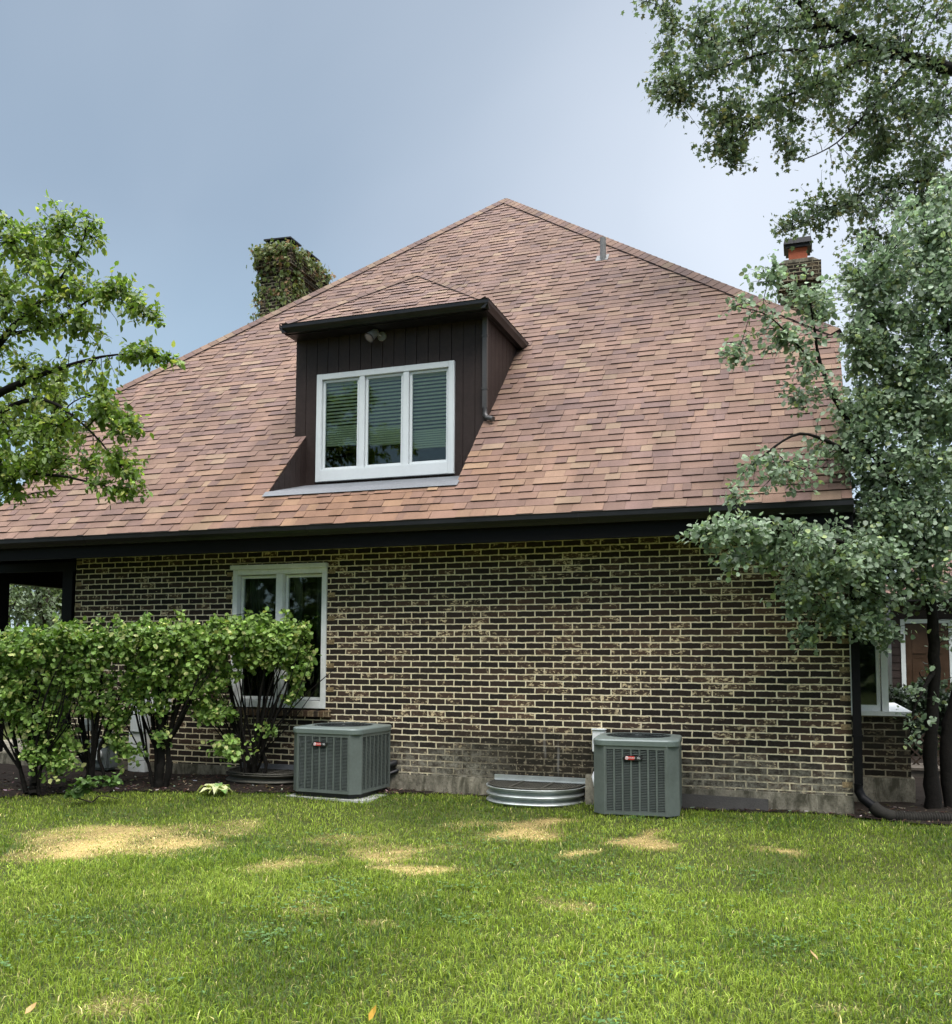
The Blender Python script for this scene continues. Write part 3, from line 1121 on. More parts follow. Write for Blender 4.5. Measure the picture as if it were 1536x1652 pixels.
# backing so no daylight shows between boards
dm.box(DX0 + 0.02, 2.96, DY + 0.02, DY + 0.03, RZF - 0.1, DEZ - 0.1)
dm.box(4.82, DX1 - 0.02, DY + 0.02, DY + 0.03, RZF - 0.1, DEZ - 0.1)
dm.box(2.96, 4.82, DY + 0.02, DY + 0.03, 5.14, DEZ - 0.1)
dm.box(2.96, 4.82, DY + 0.02, DY + 0.03, RZF - 0.1, 3.76)
dormer = hb(dm, 'dormer', M['siding'])
dr_ = MB()
DXL, DXR, DYF = DX0 + 0.01, DX1 + 0.055, DY - 0.27
tri_roof(dr_, [(DXL, DYF, DEZ), (DXR, DYF, DEZ), DAP], 21)
RJ = Vector((DAP.x, DAP.z - ZE + YE, DAP.z))
yj = DEZ - ZE + YE
tri_roof(dr_, [(DXR, DYF, DEZ), (DXR, yj, DEZ), RJ, DAP], 22)
tri_roof(dr_, [(DXL, yj, DEZ), (DXL, DYF, DEZ), DAP, RJ], 23)
nfd = (Vector((DXR, DYF, DEZ)) - Vector((DXL, DYF, DEZ))).cross(DAP - Vector((DXL, DYF, DEZ))).normalized()
nrd = Vector((0, 1, 0)).cross(DAP - Vector((DXR, DYF, DEZ))).normalized()
nrd = nrd if nrd.z > 0 else -nrd
nld = Vector((-nrd.x, nrd.y, nrd.z))
caps(dr_, (DXL, DYF, DEZ), DAP, nld, nfd, 0.075, 0.026, 0.15, 5)
caps(dr_, (DXR, DYF, DEZ), DAP, nfd, nrd, 0.075, 0.026, 0.15, 6)
caps(dr_, DAP, RJ, nld, nrd, 0.075, 0.02, 0.15, 7)
hb(dr_, 'roof', M['shingle'], house)
dg = MB()
gp2 = [(0.0, -0.12), (-0.05, -0.12), (-0.065, -0.09), (-0.09, -0.06), (-0.09, -0.02), (-0.097, -0.012), (-0.083, -0.008), (-0.08, -0.03), (-0.07, -0.06), (0.0, -0.11)]
dg.prism([(DYF + 0.02 + a, DEZ + b) for a, b in gp2], 'x', DXL - 0.03, DXR + 0.065)
# fascia and soffit under the eave, both sides
dg.box(DXL, DXR, DYF + 0.021, DYF + 0.04, DEZ - 0.13, DEZ - 0.012)
dg.box(DXL, DXR, DYF + 0.04, DY, DEZ - 0.125, DEZ - 0.115)
for xe, sgn in ((DXR, 1), (DXL, -1)):
    dg.prism([(xe - 0.02 * sgn - a * sgn, DEZ + b) for a, b in gp2], 'y', DYF - 0.065, yj + 0.02)
    a, b = sorted((xe - 0.021 * sgn, xe - 0.04 * sgn))
    dg.box(a, b, DYF + 0.04, yj, DEZ - 0.128, DEZ - 0.014)
    a, b = sorted((xe - 0.04 * sgn, (DX1 if sgn > 0 else DX0)))
    if b - a > 0.002:
        dg.box(a, b, DY, yj - 0.05, DEZ - 0.124, DEZ - 0.116)
hb(dg, 'gutter', M['gutter'], dormer)
fx = MB()
fx.add([(RX0 - 0.03, RYF - 0.07, zr(RYF - 0.07) + 0.036), (RX1 + 0.03, RYF - 0.07, zr(RYF - 0.07) + 0.036), (RX1 + 0.03, RYF + 0.01, zr(RYF) + 0.036), (RX0 - 0.03, RYF + 0.01, zr(RYF) + 0.036),
        (RX0, DY, 3.725), (RX1, DY, 3.725), (RX0, RYF + 0.01, zr(RYF) + 0.036), (RX1, RYF + 0.01, zr(RYF) + 0.036)],
       [(0, 1, 2, 3), (6, 7, 5, 4)])
hb(fx, 'flashing', M['flash'], dormer)
ds = MB()
ds.box(DX1 - 0.045, DX1 + 0.012, DY - 0.05, DY - 0.002, zr(DY) + 0.16, DEZ - 0.11)
ds.tube([(DX1 - 0.015, DY - 0.028, zr(DY) + 0.17), (DX1 - 0.015, DY - 0.03, zr(DY) + 0.08), (DX1 + 0.02, DY - 0.05, zr(DY) + 0.035), (DX1 + 0.11, DY - 0.09, zr(DY) + 0.0)], [0.03, 0.032, 0.032, 0.032], 10)
for z in (4.75, 5.4):
    ds.box(DX1 - 0.052, DX1 + 0.018, DY - 0.054, DY - 0.001, z, z + 0.02)
hb(ds, 'downspout', M['bronze'], dormer)


def window_unit(name, x0, x1, z0, z1, y, lights, fr, bot, mull, depth, mat, blind_low=None, glass_in=0.05, sash=0.03):
    """a window: frame mesh, with sashes, panes and blinds as its children; y is the outer face"""
    f = MB()
    f.bevel_box(x0, x0 + fr, y - 0.02, y + depth, z0, z1, 0.004)
    f.bevel_box(x1 - fr, x1, y - 0.02, y + depth, z0, z1, 0.004)
    f.bevel_box(x0 + fr - 0.002, x1 - fr + 0.002, y - 0.018, y + depth, z1 - fr, z1 - 0.001, 0.004)
    f.bevel_box(x0 + fr - 0.002, x1 - fr + 0.002, y - 0.026, y + depth, z0 + 0.001, z0 + bot, 0.004)
    wl = (x1 - x0 - 2 * fr - mull * (lights - 1)) / lights
    for k in range(1, lights):
        a = x0 + fr + k * wl + (k - 1) * mull
        f.bevel_box(a, a + mull, y - 0.012, y + depth, z0 + bot - 0.002, z1 - fr + 0.002, 0.004)
    fo = hb(f, 'window', mat)
    for k in range(lights):
        a = x0 + fr + k * (wl + mull)
        b = a + wl
        c, d = z0 + bot, z1 - fr
        s = MB()
        ys_ = y + glass_in - 0.018
        a, b, c, d = a + 0.006, b - 0.006, c + 0.006, d - 0.006
        for (p, q2, r_, t_) in ((a, a + sash, c, d), (b - sash, b, c, d), (a + sash, b - sash, c, c + sash), (a + sash, b - sash, d - sash, d)):
            s.bevel_box(p, q2, ys_, ys_ + 0.045, r_, t_, 0.003)
        hb(s, 'sash', mat, fo)
        g = MB()
        g.box(a + sash - 0.004, b - sash + 0.004, y + glass_in, y + glass_in + 0.004, c + sash - 0.004, d - sash + 0.004)
        hb(g, 'pane', M['glass'], fo)
        if blind_low is not None:
            bl = MB()
            zb = c + (d - c) * blind_low[k]
            z = d - 0.03
            while z > zb:
                bl.prism([(y + 0.100, z), (y + 0.085, z - 0.012), (y + 0.080, z - 0.027), (y + 0.083, z - 0.030), (y + 0.089, z - 0.014), (y + 0.103, z - 0.004)], 'x', a + 0.015, b - 0.015)
                z -= 0.046 if z > zb + 0.25 else 0.029
            bl.box(a + 0.02, b - 0.02, y + 0.10, y + 0.13, zb - 0.02, zb)
            bl.box(a + 0.015, b - 0.015, y + 0.10, y + 0.15, d - 0.03, d)

            hb(bl, 'blind', M['blind'], fo)
    return fo


dwin = window_unit('window', 2.945, 4.832, 3.752, 5.15, DY - 0.015, 3, 0.075, 0.145, 0.075, 0.06, M['white'], (0.30, 0.27, 0.20), 0.03, 0.032)
dwin['label'] = 'white triple window with cream blinds'
lw = window_unit('window', WX0, WX1, WZ0, WZ1, -0.005, 2, 0.062, 0.085, 0.085, 0.14, M['white_old'], None, 0.075, 0.034)
lw['label'] = 'white double window with dark panes'
cu = MB()
for (a, b) in ((2.44, 2.62), (3.05, 3.18), (3.36, 3.55)):
    n = int((b - a) / 0.022)
    for k in range(n):
        xa = a + k * 0.022
        cu.box(xa, xa + 0.02, 0.22 + 0.012 * (k % 2), 0.235 + 0.012 * (k % 2), 0.99, 2.5)
hb(cu, 'curtain', M['curtain'], lw)
hd = MB()
hd.bevel_box(WX0 - 0.018, WX1 + 0.012, -0.065, 0.0, WZ1 - 0.003, WZ1 + 0.05, 0.005)
hb(hd, 'drip_cap', M['white_old'], lw)
# sloping brick sill: soldiers on edge
sl_ = MB()
x = WX0 - 0.05
while x < WX1 + 0.055:
    u = random.uniform(0.55, 1.0)
    cc = random.choice(((0.10, 0.06, 0.04), (0.055, 0.04, 0.03), (0.24, 0.17, 0.10), (0.15, 0.095, 0.055)))
    cc = tuple(c * u for c in cc)
    vs = [(x, -0.065, 0.852), (x + 0.056, -0.065, 0.852), (x + 0.056, 0.1, 0.852), (x, 0.1, 0.852), (x, -0.065, 0.915), (x + 0.056, -0.065, 0.915), (x + 0.056, 0.1, 0.938), (x, 0.1, 0.938)]
    sl_.add(vs, [(0, 3, 2, 1), (4, 5, 6, 7), (0, 1, 5, 4), (1, 2, 6, 5), (2, 3, 7, 6), (3, 0, 4, 7)], cc)
    sl_.add([(x + 0.056, -0.060, 0.854), (x + 0.066, -0.060, 0.854), (x + 0.066, 0.1, 0.854), (x + 0.056, 0.1, 0.854), (x + 0.056, -0.060, 0.911), (x + 0.066, -0.060, 0.911), (x + 0.066, 0.1, 0.934), (x + 0.056, 0.1, 0.934)],
            [(0, 3, 2, 1), (4, 5, 6, 7), (0, 1, 5, 4)], (0.36, 0.29, 0.18))
    x += 0.066
hb(sl_, 'sill', mq, lw)
# rooms behind the two windows
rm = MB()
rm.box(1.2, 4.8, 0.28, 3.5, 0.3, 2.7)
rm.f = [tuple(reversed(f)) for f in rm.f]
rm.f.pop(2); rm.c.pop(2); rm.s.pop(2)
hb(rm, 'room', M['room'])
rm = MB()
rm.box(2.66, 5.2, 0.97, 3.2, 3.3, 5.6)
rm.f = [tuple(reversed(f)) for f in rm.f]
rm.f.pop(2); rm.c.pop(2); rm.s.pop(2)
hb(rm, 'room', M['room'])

# ---- chimneys
def chimney(x0, x1, y0, y1, z0, z1, corb, label):
    c = MB()
    c.box(x0, x1, y0, y1, z0, z1 - 0.52)
    c.box(x0 - corb * 0.5, x1 + corb * 0.5, y0 - corb * 0.5, y1 + corb * 0.5, z1 - 0.52, z1 - 0.40)
    c.box(x0 - corb, x1 + corb, y0 - corb, y1 + corb, z1 - 0.40, z1 - 0.07)
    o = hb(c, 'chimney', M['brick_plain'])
    o['label'] = label
    k = MB()
    k.prism([(x0 - corb + 0.02, z1 - 0.069), (x1 + corb - 0.02, z1 - 0.069), (x1 - 0.05, z1), (x0 + 0.05, z1)], 'y', y0 - corb + 0.02, y1 + corb - 0.02)
    hb(k, 'crown', M['concrete'], o)
    return o


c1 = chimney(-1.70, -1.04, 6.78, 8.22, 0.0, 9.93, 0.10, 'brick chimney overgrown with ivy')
k = MB()
for (y0, y1, zt) in ((6.80, 7.25, 10.17), (7.50, 8.05, 10.17)):
    # sloping metal lids over the two flues
    k.box(-1.60, -1.15, y0 + 0.05, y1 - 0.05, 9.80, zt - 0.03)
    k.add([(-1.66, y0, zt - 0.02), (-1.02, y0, zt - 0.05), (-1.02, y1, zt - 0.05), (-1.66, y1, zt - 0.02), (-1.66, y0, zt + 0.01), (-1.02, y0, zt - 0.02), (-1.02, y1, zt - 0.02), (-1.66, y1, zt + 0.01)],
          [(0, 3, 2, 1), (4, 5, 6, 7), (0, 1, 5, 4), (1, 2, 6, 5), (2, 3, 7, 6), (3, 0, 4, 7)])
hb(k, 'cap', M['iron'], c1)
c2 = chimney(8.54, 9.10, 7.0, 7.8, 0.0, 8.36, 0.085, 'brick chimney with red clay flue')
k = MB()
k.box(8.66, 8.97, 7.15, 7.5, 8.29, 8.70)
hb(k, 'flue', M['clay'], c2)
k = MB()
k.box(8.61, 9.02, 7.10, 7.55, 8.64, 8.70)
k.add([(8.58, 7.07, 8.701), (9.05, 7.07, 8.701), (9.05, 7.58, 8.701), (8.58, 7.58, 8.701), (8.60, 7.09, 8.80), (9.03, 7.09, 8.80), (9.03, 7.56, 8.80), (8.60, 7.56, 8.80)],
      [(0, 3, 2, 1), (4, 5, 6, 7), (0, 1, 5, 4), (1, 2, 6, 5), (2, 3, 7, 6), (3, 0, 4, 7)])
hb(k, 'cap', M['iron'], c2)
# roof vent
vx, vy = 6.015, 4.12
k = MB()
k.tube([(vx, vy, zr(vy) - 0.05), (vx, vy, zr(vy) + 0.34)], [0.048, 0.045], 14, caps=False)
k.tube([(vx, vy, zr(vy) + 0.34), (vx, vy, zr(vy) + 0.02)], [0.036, 0.036], 14, caps=False)
k.add([(vx - 0.11, vy - 0.05, zr(vy - 0.05) + 0.024), (vx + 0.08, vy - 0.05, zr(vy - 0.05) + 0.024), (vx + 0.08, vy + 0.09, zr(vy + 0.09) + 0.024), (vx - 0.11, vy + 0.09, zr(vy + 0.09) + 0.024)], [(0, 1, 2, 3)])
hb(k, 'vent_pipe', M['alu'])

# ---- corner downspout
dsx = W + 0.045
k = MB()
k.box(dsx - 0.035, dsx + 0.04, -0.075, -0.015, 0.36, 2.74)
for z in (0.8, 2.2):
    k.box(dsx - 0.045, dsx + 0.05, -0.079, -0.002, z, z + 0.025)
k.tube([(dsx, -0.05, 2.73), (dsx, -0.05, 2.76), (dsx - 0.02, -0.2, 2.80), (dsx - 0.02, -0.46, 2.89)], 0.036, 8)
k.tube([(dsx, -0.045, 0.37), (dsx, -0.045, 0.30), (dsx + 0.03, -0.07, 0.24), (dsx + 0.12, -0.10, 0.17)], 0.044, 10)
hb(k, 'downspout', M['trim'])

# ---- box bay on the right side wall
BX1, BY0, BY1 = 9.79, 0.9, 3.0
k = MB()
k.box(W + 0.002, BX1, BY0, BY1, 0.33, 0.955)
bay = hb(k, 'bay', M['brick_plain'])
k = MB()
k.box(W + 0.003, BX1 + 0.03, BY0 - 0.03, BY1, -0.3, 0.329)
hb(k, 'foundation', M['concrete'], bay)
k = MB()
k.box(W + 0.002, BX1 + 0.03, BY0 - 0.05, BY1 + 0.02, 0.956, 1.0)
hb(k, 'sill', M['white_old'], bay)
k = MB()
k.box(W + 0.002, 9.26, BY0 + 0.02, BY0 + 0.10, 1.0, 2.62)
k.box(9.49, 9.525, BY0 + 0.02, BY0 + 0.10, 1.0, 2.62)
k.box(9.26, 9.49, BY0 + 0.02, BY0 + 0.10, 1.0, 1.06)
k.box(9.26, 9.49, BY0 + 0.02, BY0 + 0.10, 2.56, 2.62)
k.box(9.535, 9.60, BY0 + 0.0, BY0 + 0.12, 1.001, 2.62)
k.box(9.52, 9.60, BY1 - 0.12, BY1, 1.0, 2.62)
k.box(9.57, 9.60, BY0 + 0.12, BY1 - 0.12, 1.001, 1.07)
hb(k, 'frame', M['white_bay'], bay)
k = MB()
k.box(9.255, 9.495, BY0 + 0.055, BY0 + 0.06, 1.055, 2.565)
k.box(9.58, 9.585, BY0 + 0.12, BY1 - 0.12, 1.07, 2.6)
hb(k, 'pane', M['glass'], bay)
k = MB()
k.box(W + 0.01, 9.50, BY0 + 0.25, BY1 - 0.2, 1.001, 2.6)
hb(k, 'room', M['room'], bay)
k = MB()
k.box(W + 0.002, BX1 + 0.06, BY0 - 0.08, BY1 + 0.05, 2.621, 2.80)
k.prism([(BY0 - 0.1, 2.801), (BY1 + 0.07, 2.801), (BY1 - 0.3, 3.1), (BY0 + 0.3, 3.1)], 'x', W + 0.002, BX1 + 0.08)
hb(k, 'roof', M['trim'], bay)

# ---- porch at the left
k = MB()
k.bevel_box(-0.20, -0.03, -0.02, 0.16, 0.0, 2.735, 0.006)
hb(k, 'post', M['trim'])
k = MB()
k.bevel_box(-1.42, -1.24, -0.02, 0.16, 0.0, 2.735, 0.006)
hb(k, 'post', M['trim'])
k = MB()
k.bevel_box(-1.42, -1.24, 3.3, 3.48, 0.0, 2.735, 0.006)
hb(k, 'post', M['trim'])
k = MB()
k.box(-1.40, -1.26, 0.165, 3.295, 2.50, 2.735)
k.box(-1.40, -0.001, -0.018, 0.0, 2.62, 2.734)
k.prism([(0.0, 2.761), (YB, 2.761), (YB, 5.3), (2.0, 5.3), (0.0, 3.3)], 'x', XL + 0.03, XL + 0.12)
hb(k, 'beam', M['trim'])
k = MB()
k.bevel_box(-2.6, -0.005, 0.0, 3.7, -0.1, 0.27, 0.012)
hb(k, 'porch_slab', M['concrete'])

# ------------------------------------------------------------------ flood lamp on the dormer
fx0, fz0 = 3.80, 5.565
lamp = thing('flood_light', 'small grey spotlight fixed to the dark dormer siding above the white window', 'light', (fx0, DY, fz0))
k = MB()
k.tube([(0.045, -0.001, 0), (0.045, -0.022, 0)], [0.062, 0.055], 18)
k.build('base_plate', M['lamp_body'], lamp)
k = MB()
k.tube([(0.045, -0.02, 0.0), (0.02, -0.06, 0.01), (-0.005, -0.085, 0.02)], 0.017, 8)
k.build('arm', M['lamp_body'], lamp)
a, b = Vector((0.0, -0.06, 0.06)), Vector((-0.055, -0.16, -0.055))
k = MB()
k.tube([a, a + (b - a) * 0.15, a + (b - a) * 0.55, b], [0.03, 0.045, 0.054, 0.066], 18)
k.build('lamp_head', M['lamp_body'], lamp)
d_ = (b - a).normalized()
k = MB()
k.tube([b + d_ * 0.0005, b + d_ * 0.008], [0.069, 0.069], 18)
k.build('rim', M['black'], lamp)
k = MB()
k.tube([b + d_ * 0.0085, b + d_ * 0.012], [0.056, 0.04], 18)
k.build('lens', M['lens'], lamp)


# ------------------------------------------------------------------ cooling units
def text_mesh(s, size, mat, parent, loc, name):
    cu_ = bpy.data.curves.new(name, 'FONT')
    cu_.body = s
    cu_.size = size
    cu_.extrude = 0.0012
    cu_.align_y = 'CENTER'
    ob = bpy.data.objects.new(name, cu_)
    COL.objects.link(ob)
    dg_ = bpy.context.evaluated_depsgraph_get()
    me = bpy.data.meshes.new_from_object(ob.evaluated_get(dg_))
    bpy.data.objects.remove(ob)
    o = bpy.data.objects.new(name, me)
    me.materials.clear()
    me.materials.append(mat)
    COL.objects.link(o)
    o.parent = parent
    o.location = loc
    o.rotation_euler = (R(90), 0, 0)
    return o


def ac_unit(label, loc, rz, s, h, ch, badge_x):
    """square cabinet with chamfered corners: base, louvred panels, corner posts, lid, fan grille, badge"""
    root = thing('air_conditioner', label, 'air conditioner', loc, rz, 'outdoor cooling units by the brick wall')
    a = s / 2
    k = MB()
    oct_ = lambda q, c: [(-q + c, -q), (q - c, -q), (q, -q + c), (q, q - c), (q - c, q), (-q + c, q), (-q, q - c), (-q, -q + c)]
    k.prism(oct_(a - 0.03, ch * 0.8), 'z', 0.0, 0.045)
    k.build('base', M['black'], root)
    k = MB()
    k.prism(oct_(a - 0.026, ch), 'z', 0.045, h - 0.06)
    k.build('coil', M['ac_dark'], root)
    z0, z1 = 0.05, h - 0.055
    fw = a - ch       # half width of a flat side
    for side in range(4):
        m = Matrix.Rotation(side * math.pi / 2, 4, 'Z')
        k = MB()
        nb = 7

        def put(x0, x1, y0, y1, za, zb):
            t = MB().box(x0, x1, y0, y1, za, zb)
            k.add([m @ Vector(v) for v in t.v], t.f)
        # frame rails and vertical ribs
        put(-fw, fw, -a - 0.004, -a + 0.02, z0, z0 + 0.03)
        put(-fw, fw, -a - 0.004, -a + 0.02, z1 - 0.035, z1)
        for i in range(nb + 1):
            x = -fw + 2 * fw * i / nb
            put(max(-fw, x - 0.0075), min(fw, x + 0.0075), -a - 0.004, -a + 0.018, z0 + 0.03, z1 - 0.035)
        # louvre slats, tipped outwards
        n = int((z1 - z0 - 0.07) / 0.0145)
        for j in range(n):
            z = z0 + 0.034 + (z1 - z0 - 0.07) * j / n
            vs = [(-fw, -a - 0.001, z), (fw, -a - 0.001, z), (fw, -a + 0.010, z + 0.004), (-fw, -a + 0.010, z + 0.004),
                  (-fw, -a - 0.001, z + 0.002), (fw, -a - 0.001, z + 0.002), (fw, -a + 0.010, z + 0.0065), (-fw, -a + 0.010, z + 0.0065)]
            k.add([m @ Vector(v) for v in vs], [(0, 3, 2, 1), (4, 5, 6, 7), (0, 1, 5, 4), (2, 3, 7, 6)])
        k.build('louver_panel', M['ac'], root)
        # corner post
        k = MB()
        pr = [(fw + 0.001, -a - 0.006), (fw + 0.018, -a - 0.006), (a + 0.006 - 0.002, -fw - 0.016), (a + 0.006, -fw - 0.001), (a - 0.02, -fw - 0.001), (fw + 0.001, -a + 0.02)]
        t = MB().prism(pr, 'z', z0 - 0.003, z1 + 0.002)
        k.add([m @ Vector(v) for v in t.v], t.f)
        k.build('corner_post', M['ac'], root)
    # lid: stacked rounded-square rings, hollow in the middle for the fan
    k = MB()

    def rsq(q, r, n=6):
        out = []
        for cx, cy, a0 in ((q - r, -q + r, -90), (q - r, q - r, 0), (-q + r, q - r, 90), (-q + r, -q + r, 180)):
            for i in range(n + 1):
                t = R(a0 + 90 * i / n)
                out.append((cx + r * math.cos(t), cy + r * math.sin(t)))
        return out
    rings = [(rsq(a + 0.004, ch * 1.15), h - 0.06), (rsq(a + 0.012, ch * 1.15), h - 0.055), (rsq(a + 0.014, ch * 1.15), h - 0.012), (rsq(a + 0.004, ch * 1.1), h), (rsq(a - 0.05, a - 0.051), h + 0.012), (rsq(a - 0.075, a - 0.076), h + 0.012), (rsq(a - 0.095, a - 0.096), h - 0.03)]
    n = len(rings[0][0])
    vs = [(x, y, z) for ring, z in rings for x, y in ring]
    fs = []
    for i in range(len(rings) - 1):
        for j in range(n):
            fs.append((i * n + j, i * n + (j + 1) % n, (i + 1) * n + (j + 1) % n, (i + 1) * n + j))
    k.add(vs, fs)
    k.build('top_cover', M['ac_top'], root)
    k = MB()
    k.tube([(0, 0, h - 0.05), (0, 0, h - 0.045)], [a - 0.09, a - 0.09], 28)
    k.tube([(0, 0, h - 0.045), (0, 0, h - 0.005)], [0.10, 0.09], 20)
    k.build('fan_well', M['ac_dark'], root)
    k = MB()
    for rr in np.arange(0.06, a - 0.08, 0.035):
        k.tube([(rr * math.cos(t), rr * math.sin(t), h + 0.006 + 0.012 * (1 - rr / a)) for t in np.linspace(0, 2 * math.pi, 33)], 0.003, 5, caps=False)
    for i in range(8):
        t = i * math.pi / 4
        k.tube([(0.05 * math.cos(t), 0.05 * math.sin(t), h + 0.012), ((a - 0.08) * math.cos(t), (a - 0.08) * math.sin(t), h + 0.004)], 0.004, 5)
    k.build('fan_guard', M['ac_dark'], root)
    # badge
    zb = h - 0.165
    x0 = badge_x - 0.085
    bd = MB()
    pr = [(x0 + 0.02, zb - 0.021), (x0 + 0.15, zb - 0.021), (x0 + 0.175, zb - 0.008), (x0 + 0.175, zb + 0.021), (x0 + 0.02, zb + 0.021), (x0 - 0.01, zb + 0.004), (x0 - 0.01, zb - 0.01)]
    bd.prism(pr, 'y', -a - 0.016, -a - 0.004)
    bo = bd.build('badge', M['black'], root)
    rd = MB()
    rd.prism([(x0 + 0.012, zb - 0.016), (x0 + 0.100, zb - 0.016), (x0 + 0.100, zb + 0.016), (x0 + 0.02, zb + 0.016)], 'y', -a - 0.0185, -a - 0.0165)
    rd.build('badge_field', M['badge_red'], bo)
    lg = MB()
    lg.tube([(x0 + 0.03 + 0.0125 * math.cos(t), -a - 0.020, zb + 0.0125 * math.sin(t)) for t in np.linspace(0, 2 * math.pi, 21)], 0.0028, 5, caps=False)
    lg.box(x0 + 0.022, x0 + 0.038, -a - 0.021, -a - 0.019, zb + 0.003, zb + 0.006)
    lg.box(x0 + 0.0285, x0 + 0.0315, -a - 0.0211, -a - 0.0191, zb - 0.008, zb + 0.003)
    lg.build('emblem', M['badge_white'], bo)
    text_mesh('TRANE', 0.019, M['badge_white'], bo, (x0 + 0.047, -a - 0.0186, zb), 'lettering')
    text_mesh('XL', 0.027, M['badge_white'], bo, (x0 + 0.122, -a - 0.0166, zb), 'lettering')
    return root


PADZ = 0.075
ac1 = ac_unit('green grey air conditioner turned on its slab beside the hedge, under the white window', (4.06, -0.42, PADZ), R(-3), 0.81, 0.715, 0.105, -0.035)
ac2 = ac_unit('green grey air conditioner facing the lawn beside the corrugated window well', (7.27, -0.50, 0.045), R(5), 0.775, 0.735, 0.115, -0.02)


def pad(x, y, z0, z1, sx, sy, rz, label):
    k = MB().bevel_box(-sx / 2, sx / 2, -sy / 2, sy / 2, 0, z1 - z0, 0.012)
    o = k.build('concrete_pad', M['pad'])
    o.location = (x, y, z0)
    o.rotation_euler = (0, 0, rz)
    tag(o, label, 'slab', 'slabs under the cooling units')


pad(4.10, -0.42, -0.02, PADZ - 0.001, 0.98, 0.90, R(-3), 'pale concrete slab under the air conditioner beside the hedge')
pad(7.29, -0.49, -0.03, 0.044, 0.90, 0.86, R(5), 'pale concrete slab under the air conditioner beside the window well')

# insulated refrigerant lines between the units and the wall
k = MB()
k.tube([(4.35, -0.16, 0.33), (4.42, -0.08, 0.34), (4.48, -0.03, 0.36), (4.49, 0.02, 0.37)], 0.038, 10)
k.tube([(4.30, -0.14, 0.25), (4.42, -0.06, 0.24), (4.52, -0.02, 0.28), (4.52, 0.02, 0.29)], 0.022, 8)
tag(k.build('refrigerant_line', M['black']), 'black insulated pipes from the air conditioner beside the hedge into the wall', 'pipe')
k = MB()
k.tube([(6.93, -0.46, 0.22), (6.85, -0.43, 0.29), (6.82, -0.38, 0.36), (6.82, -0.28, 0.40), (6.80, -0.06, 0.43), (6.80, 0.01, 0.43)], 0.036, 10)
k.tube([(6.84, -0.20, 0.36), (6.86, -0.12, 0.42), (6.87, 0.01, 0.45)], 0.02, 8)
tag(k.build('refrigerant_line', M['badge_white']), 'white wrapped pipe between the window well and the air conditioner', 'pipe')
# electrical disconnect on the wall
db = thing('disconnect_box', 'small white electrical box on the brick wall behind the air conditioner', 'electrical box', (6.78, 0, 0.715))
k = MB()
k.bevel_box(-0.055, 0.075, -0.075, -0.001, -0.14, 0.08, 0.006)
k.build('box', M['white_old'], db)
k = MB()
k.bevel_box(-0.062, 0.082, -0.088, -0.002, 0.081, 0.095, 0.004)
k.build('lid', M['white'], db)
k = MB()
k.tube([(0.01, -0.04, -0.14), (0.01, -0.04, -0.36), (0.06, -0.09, -0.46)], 0.014, 8)
k.build('conduit', M['gas'], db)
# grey stepping slab leaning against the foundation
k = MB().bevel_box(-0.11, 0.11, -0.025, 0.025, 0, 0.34, 0.008)
o = k.build('stone_slab', M['concrete'])
o.location = (6.80, -0.26, 0.03)
o.rotation_euler = (R(-10), 0, R(4))
tag(o, 'grey stone slab standing between the window well and the air conditioner', 'slab')

# dark plank lying against the wall
k = MB().bevel_box(-0.42, 0.42, -0.022, 0.022, -0.075, 0.085, 0.005)
o = k.build('plank', M['plank'])
o.location = (8.02, -0.09, 0.11)
o.rotation_euler = (R(-12), R(1.2), R(2))
tag(o, 'weathered dark plank leaning on the foundation', 'plank')


